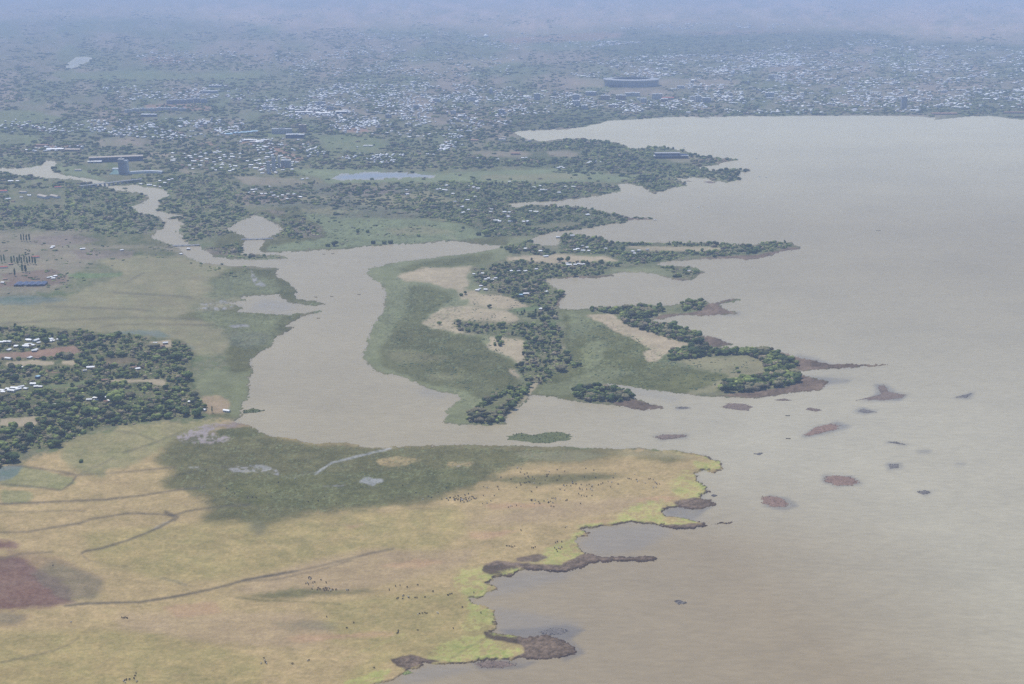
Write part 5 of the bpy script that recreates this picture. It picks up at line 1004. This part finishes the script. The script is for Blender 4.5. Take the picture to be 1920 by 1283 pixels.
def build_islets():
    IC = {'b': ((.14, .105, .085), (.21, .155, .12)), 'r': ((.18, .115, .085), (.27, .18, .135)), 's': ((.14, .125, .115), (.19, .17, .155)), 'g': ((.085, .098, .035), (.135, .145, .055)), 'y': ((.20, .24, .08), (.3, .32, .12))}
    for s, label, k in ISL:
        p = P(s); X, Y = p2w(p[:, 0], p[:, 1]); cx, cy = X.mean(), Y.mean()
        # densify and roughen the outline
        q = []
        for i in range(len(X)):
            j = (i+1) % len(X)
            for t in (0, .25, .5, .75): q.append((X[i]*(1-t)+X[j]*t-cx, Y[i]*(1-t)+Y[j]*t-cy))
        q = np.array(q); rad = np.hypot(*q.T); q *= (1+rng.uniform(-.10, .10, len(q)))[:, None]
        n = len(q); rings = []
        for f_, z in ((1.0, -.9), (.94, .12), (.6, .45), (.25, .5)):
            rings.append([(a*f_, b*f_, z+(rng.uniform(-.1, .1) if z > 0 else 0)) for a, b in q])
        mb = MB().ring(rings); base = mb.n-n; mb.add([(0, 0, .5)], []); mb.f += [(base+i, base+(i+1) % n, mb.n-1) for i in range(n)]
        if n and np.cross(q[0], q[len(q)//3]) < 0: mb.f = [tuple(reversed(f)) for f in mb.f]
        a, b = map(np.array, IC[k]); V = np.array(mb.v); t = fbm((V[:, 0]+cx)/6, (V[:, 1]+cy)/6, 9, 3)[:, None]
        name = {'g': 'papyrus_islet', 'y': 'weed_pad'}.get(k, 'reed_mat')
        o = link(name, mb.mesh(name, M['reed'], colr=a*(1-t)+b*t), None, (float(cx), float(cy), 0))
        tag(o, label, 'reed island' if k not in 'y' else 'weed pad')
        # tufts standing in and around the mat
        m = int(min(260, 30+len(q)*4)); sx, sy = np.abs(q).max(0); T = MB(); col_ = []
        cnt = 0; tries = 0
        while cnt < m and tries < 4000:
            tries += 1; i = rng.integers(0, n); f_ = rng.uniform(0, 1.12 if k in 'srb' else .97)**.6; j = (i+1) % n; u = rng.random()
            px = (q[i, 0]*(1-u)+q[j, 0]*u)*f_; py = (q[i, 1]*(1-u)+q[j, 1]*u)*f_; h = rng.uniform(.4, 1.1)*(1.8 if k == 'g' else 1); w_ = rng.uniform(.5, 1.5); an = rng.uniform(0, 3.14)
            dx, dy = math.cos(an)*w_, math.sin(an)*w_; lean = rng.uniform(-.4, .4)
            T.add([(px-dx, py-dy, 0), (px+dy*.7, py-dx*.7, 0), (px+dx, py+dy, 0), (px-dy*.7, py+dx*.7, 0), (px+lean, py+lean, h)], [(0, 1, 4), (1, 2, 4), (2, 3, 4), (3, 0, 4)])
            cc = (a if rng.random() < .5 else b)*rng.uniform(.85, 1.3); col_ += [cc]*5; cnt += 1
        link('reed_tufts', T.mesh('reed_tufts', M['reed'], colr=np.array(col_)), o)['kind'] = 'stuff'

# =================================================================== cattle
def cow_mesh(ck):
    me = bpy.data.meshes.new('cow_frame')
    v = [(-.55, 0, 1.05), (0, 0, 1.0), (.55, 0, 1.08), (.8, 0, 1.2), (1.05, 0, 1.1 if ck[1] else .55), (1.3, 0, .95 if ck[1] else .3), (-.85, 0, 1.1), (-.95, 0, .6)]
    e = [(1, 0), (1, 2), (2, 3), (3, 4), (4, 5), (0, 6), (6, 7)]; rad = [.34, .40, .34, .22, .14, .09, .12, .04]
    for sx, sy in ((.5, .2), (.5, -.2), (-.55, .2), (-.55, -.2)):
        root = 2 if sx > 0 else 0; n = len(v); v += [(sx, sy, .75), (sx+(.03 if sx > 0 else -.08), sy*1.05, .38), (sx, sy*1.05, .0)]; e += [(root, n), (n, n+1), (n+1, n+2)]; rad += [.17, .085, .06]
    for sy in (1, -1): n = len(v); v += [(1.08, .14*sy, (1.1 if ck[1] else .55)+.14), (1.05, .3*sy, (1.1 if ck[1] else .55)+.36)]; e += [(4, n), (n, n+1)]; rad += [.05, .02]
    me.from_pydata(v, e, []); o = bpy.data.objects.new('cow_frame', me); col.objects.link(o)
    md = o.modifiers.new('s', 'SKIN'); md.use_smooth_shade = True; o.modifiers.new('u', 'SUBSURF').levels = 1; me.skin_vertices[0].data[1].use_root = True; me.skin_vertices[0].data[0].use_root = False
    for i, r in enumerate(rad): me.skin_vertices[0].data[i].radius = (r, r)
    dg = bpy.context.evaluated_depsgraph_get(); dg.update(); ev = o.evaluated_get(dg); m2 = bpy.data.meshes.new_from_object(ev)
    bpy.data.objects.remove(o); bpy.data.meshes.remove(me); m2.name = 'cow'
    n = len(m2.vertices); cc = np.ones((n, 4), np.float32); P_ = np.zeros(n*3, np.float32); m2.vertices.foreach_get('co', P_); P_ = P_.reshape(-1, 3)
    t = vnoise(P_[:, 0]*2.2+ck[2], P_[:, 1]*2+P_[:, 2]*2, 5)[:, None] > .55
    cc[:, :3] = np.where(t, np.array(ck[0])[None], np.array(ck[3])[None])
    a = m2.color_attributes.new('tint', 'FLOAT_COLOR', 'POINT'); a.data.foreach_set('color', cc.ravel()); m2.materials.clear(); m2.materials.append(M['hide']); return m2
COWS8 = "565,245 590,240 610,238 640,245 655,250 660,243 670,238 680,250 690,245 700,238 705,250 715,243 720,235 735,230 690,262 670,258 710,258 640,228 655,225 695,222 715,215 745,240 490,230 460,245 505,235 420,208 545,207 800,225 860,225 820,268 795,270 840,255 885,190 880,175 800,175 820,180 985,180 1010,165 1005,155 1040,150 1050,145 1070,203 1075,130 990,70 1010,75 1030,105 1165,105 1170,90 1215,80 1255,88 1375,72 1420,82 1225,115 1530,125 1500,145 1460,160 1380,165 1320,160 1340,180 1355,190 1380,190 1410,195 1400,185 1350,225 1365,228 1335,215 1380,230 1410,225 1345,270 1255,195 1230,190 1290,170 1300,145 1620,130 1630,132 1612,128 1650,105 1730,132 1740,130 1755,135 1770,155 1775,160 1765,150 1790,160 1755,180 1770,178 1710,155 1660,135 1665,145 1540,100 1070,255 1085,270 1090,250 1110,260 1115,270 1140,255 1160,245 1165,265 1185,240 1195,240 1190,265 1205,240 1195,288 1180,285 985,280 960,285 940,290 1010,285 950,283 1260,405 1267,398 1010,420 945,510 955,512 965,515 930,508 975,510 1070,518 1080,520 1090,515 1205,490 1215,485 1240,485 1220,520 1210,530 1230,525 1200,520 1240,515 1215,540 345,790 350,788 345,805 415,800 425,800 320,800 315,805 375,795 380,800 470,797 600,785 610,780 620,778 598,785 305,735 330,730 370,740 430,728 40,757 30,757 515,765 440,890 455,888 470,885 480,888 430,895 540,885 545,888 680,853 270,755 320,985 320,995 315,1000 630,973 430,983 345,168 590,180 745,770 185,1195 30,970 785,885 70,940"
COWS7 = "1735,690 1745,695 1740,685 1720,720 1735,725 1730,715 1760,715 1770,712 1750,690 1805,700 1835,715 1790,745 1785,755 1800,752 1820,750 1830,745 1835,755 1840,748 1850,742 1855,750 1845,760 1860,760 1870,755 1825,760 1890,755 1755,750 1760,735 685,912 695,915 705,912 715,915 400,938 298,618 1470,1170 1490,1155 1485,1140 1495,1165 1500,1170 1645,1172 1730,1155 1738,1153 765,1225 760,1240 770,1272 700,1265 710,1262 728,1260 755,1255 695,1270 705,1278 1838,908 1160,82 1320,212 1395,235 1400,240 1420,235 1440,235 1275,185 1525,228 1735,260 1790,255 1825,230 1890,270 1500,207 1660,130 1565,150"
def build_cattle():
    kinds = [((.035, .028, .025), False, 1, (.03, .025, .022), 'black'), ((.05, .03, .022), True, 2, (.035, .026, .022), 'dark brown'), ((.14, .075, .045), False, 3, (.11, .06, .04), 'brown'), ((.62, .58, .52), True, 4, (.5, .47, .42), 'cream'), ((.04, .035, .03), True, 6, (.55, .52, .48), 'black-and-white')]
    ms = [cow_mesh(k) for k in kinds]
    pts = [(640+x/3, 856+y/3) for x, y in (map(float, t.split(',')) for t in COWS8.split())]+[(x/3, 856+y/3) for x, y in (map(float, t.split(',')) for t in COWS7.split())]
    # a few more between the listed ones, as in the photographed herds
    ex = []
    for (cx, cy, sx, sy, n) in ((868, 937, 28, 4, 22), (1000, 902, 70, 10, 20), (1110, 905, 60, 12, 16), (1030, 940, 40, 5, 8)):
        ex += [(random.gauss(cx, sx*.6), random.gauss(cy, sy*.6)) for _ in range(n)]
    pts += ex
    herds = [('of the marsh-edge herd', lambda x, y: 780 < x < 905 and 905 < y < 955, 'the river side', False), ('of the green-streak herd', lambda x, y: 905 <= x < 1100 and y < 930, 'the lake', True), ('near the pasture point', lambda x, y: x >= 1100 and y < 960, 'the lake', True), ('on the middle pasture', lambda x, y: 905 <= x < 1100 and 930 <= y < 1000, 'the lake', True),
             ('by the muddy bay', lambda x, y: 940 <= x and y >= 1000, 'the lake', True), ('by the long ditch', lambda x, y: 560 < x < 640 and 1075 < y < 1115, 'the lake', True), ('on the wet meadow', lambda x, y: x < 800 and y < 960, 'the lake', True), ('on the lower pasture', lambda x, y: True, 'the lake', True)]
    G = [[] for _ in herds]
    for i, (x, y) in enumerate(pts):
        k = int(rng.choice(5, p=[.5, .2, .12, .11, .07])); X, Y = p2w(x, y+.5)
        o = link('cow', ms[k], None, (float(X), float(Y), .88+.3*0), rng.uniform(0, 6.28)); s = rng.uniform(.9, 1.15); o.scale = (s, s, s); o['category'] = 'cow'
        for g, (nm, fn, end, fr) in enumerate(herds):
            if fn(x, y): G[g].append((x, y, o, kinds[k][4])); o['group'] = 'cattle '+nm; break
    for (nm, fn, end, fr), its in zip(herds, G):
        if its: label_rows(its, 'cow', nm, end, fr, per=14)
    print('cows', len(pts))

# =================================================================== boats
def boat(x, y, L, W, m, label, rz=0, cabin=False, name='boat'):
    r = empty(name, at(x, y, .02), rz); rings = []
    for t in np.linspace(-1, 1, 9):
        w_ = W/2*(1-abs(t)**2.6)+.04; z = .55+.35*t*t
        rings.append([(t*L/2, -w_, z), (t*L/2, -w_*.6, -.2), (t*L/2, w_*.6, -.2), (t*L/2, w_, z), (t*L/2, w_*.85, z-.05), (t*L/2, 0, .1), (t*L/2, -w_*.85, z-.05)])
    MB().ring(rings).build('hull', M[m], r)
    if cabin:
        MB().box(-L*.22, L*.2, -W*.36, W*.36, .3, 1.7).build('cabin', M['wallw'], r); MB().box(-L*.26, L*.24, -W*.42, W*.42, 1.703, 1.85).build('roof', M['tin'], r)
    else: MB().box(-.15, .15, -W*.42, W*.42, .35, .42).box(L*.2, L*.2+.3, -W*.3, W*.3, .35, .42).build('bench', M['papyrus'], r)
    tag(r, label, 'boat')
def build_boats():
    boat(1228, 413, 11, 3, 'boat', 'white motor boat off the brown mud spit', .3, True)
    boat(1309, 389.5, 9, 2.8, 'boat', 'white boat alone in the bay below the north islets', 1.2, True)
    boat(1424, 332, 10, 3, 'boat', 'white boat off the north point, nearer the land of two', .4, True)
    boat(1437, 333, 10, 3, 'boat', 'white boat off the north point, farther out of two', .8, True)
    boat(1419, 297.5, 9, 2.6, 'boat', 'small pale boat beyond the wooded north point', .2, True)
    boat(1283, 277.5, 10, 2.6, 'boat', 'small boat close behind the dark lakeside hotel', .1, True)
    boat(1899, 415, 9, 2.4, 'boat', 'tiny pale boat far out at the edge of the lake', .1, False)
    boat(1647, 433, 11, 1.8, 'papyrus', 'dark low fishing boat far out in the grey lake', .05)
    for k, (x, y, lb) in enumerate(((597, 597, 'dark papyrus canoe near the green spit in the lagoon'), (622, 556.5, 'dark canoe in the lagoon narrows, outer of the pair'), (592, 557.5, 'dark canoe in the lagoon narrows, inner of the pair'), (673, 552.5, 'lone dark canoe off the peninsula marsh'), (607, 477, 'thin canoe at the lagoon head, nearer the weir'), (624, 476, 'thin canoe at the lagoon head, farther from the weir'), (1477, 780, 'tiny canoe between two reed mats in the lake'), (1478, 823, 'tiny canoe south of the slanting reddish reed mat'), (268, 381.5, 'dark canoe in the brown river bend'))):
        boat(x, y, 6.5, 1.4, 'papyrus', lb, random.uniform(-.3, .3), name='canoe')
    boat(1237, 221.5, 26, 6, 'papyrus', 'dark passenger ferry moored at the town shore', .0, True, 'ferry')
    boat(1327, 221.5, 24, 6, 'papyrus', 'second moored ferry by the town jetties', .05, True, 'ferry')
    boat(1183, 1046.5, 6, 1.6, 'boat', 'white skiff drawn up on the reed spit', .2)
build_houses()
build_large()
build_town()
build_trees()
build_bridges()
build_islets()
build_cattle()
build_boats()
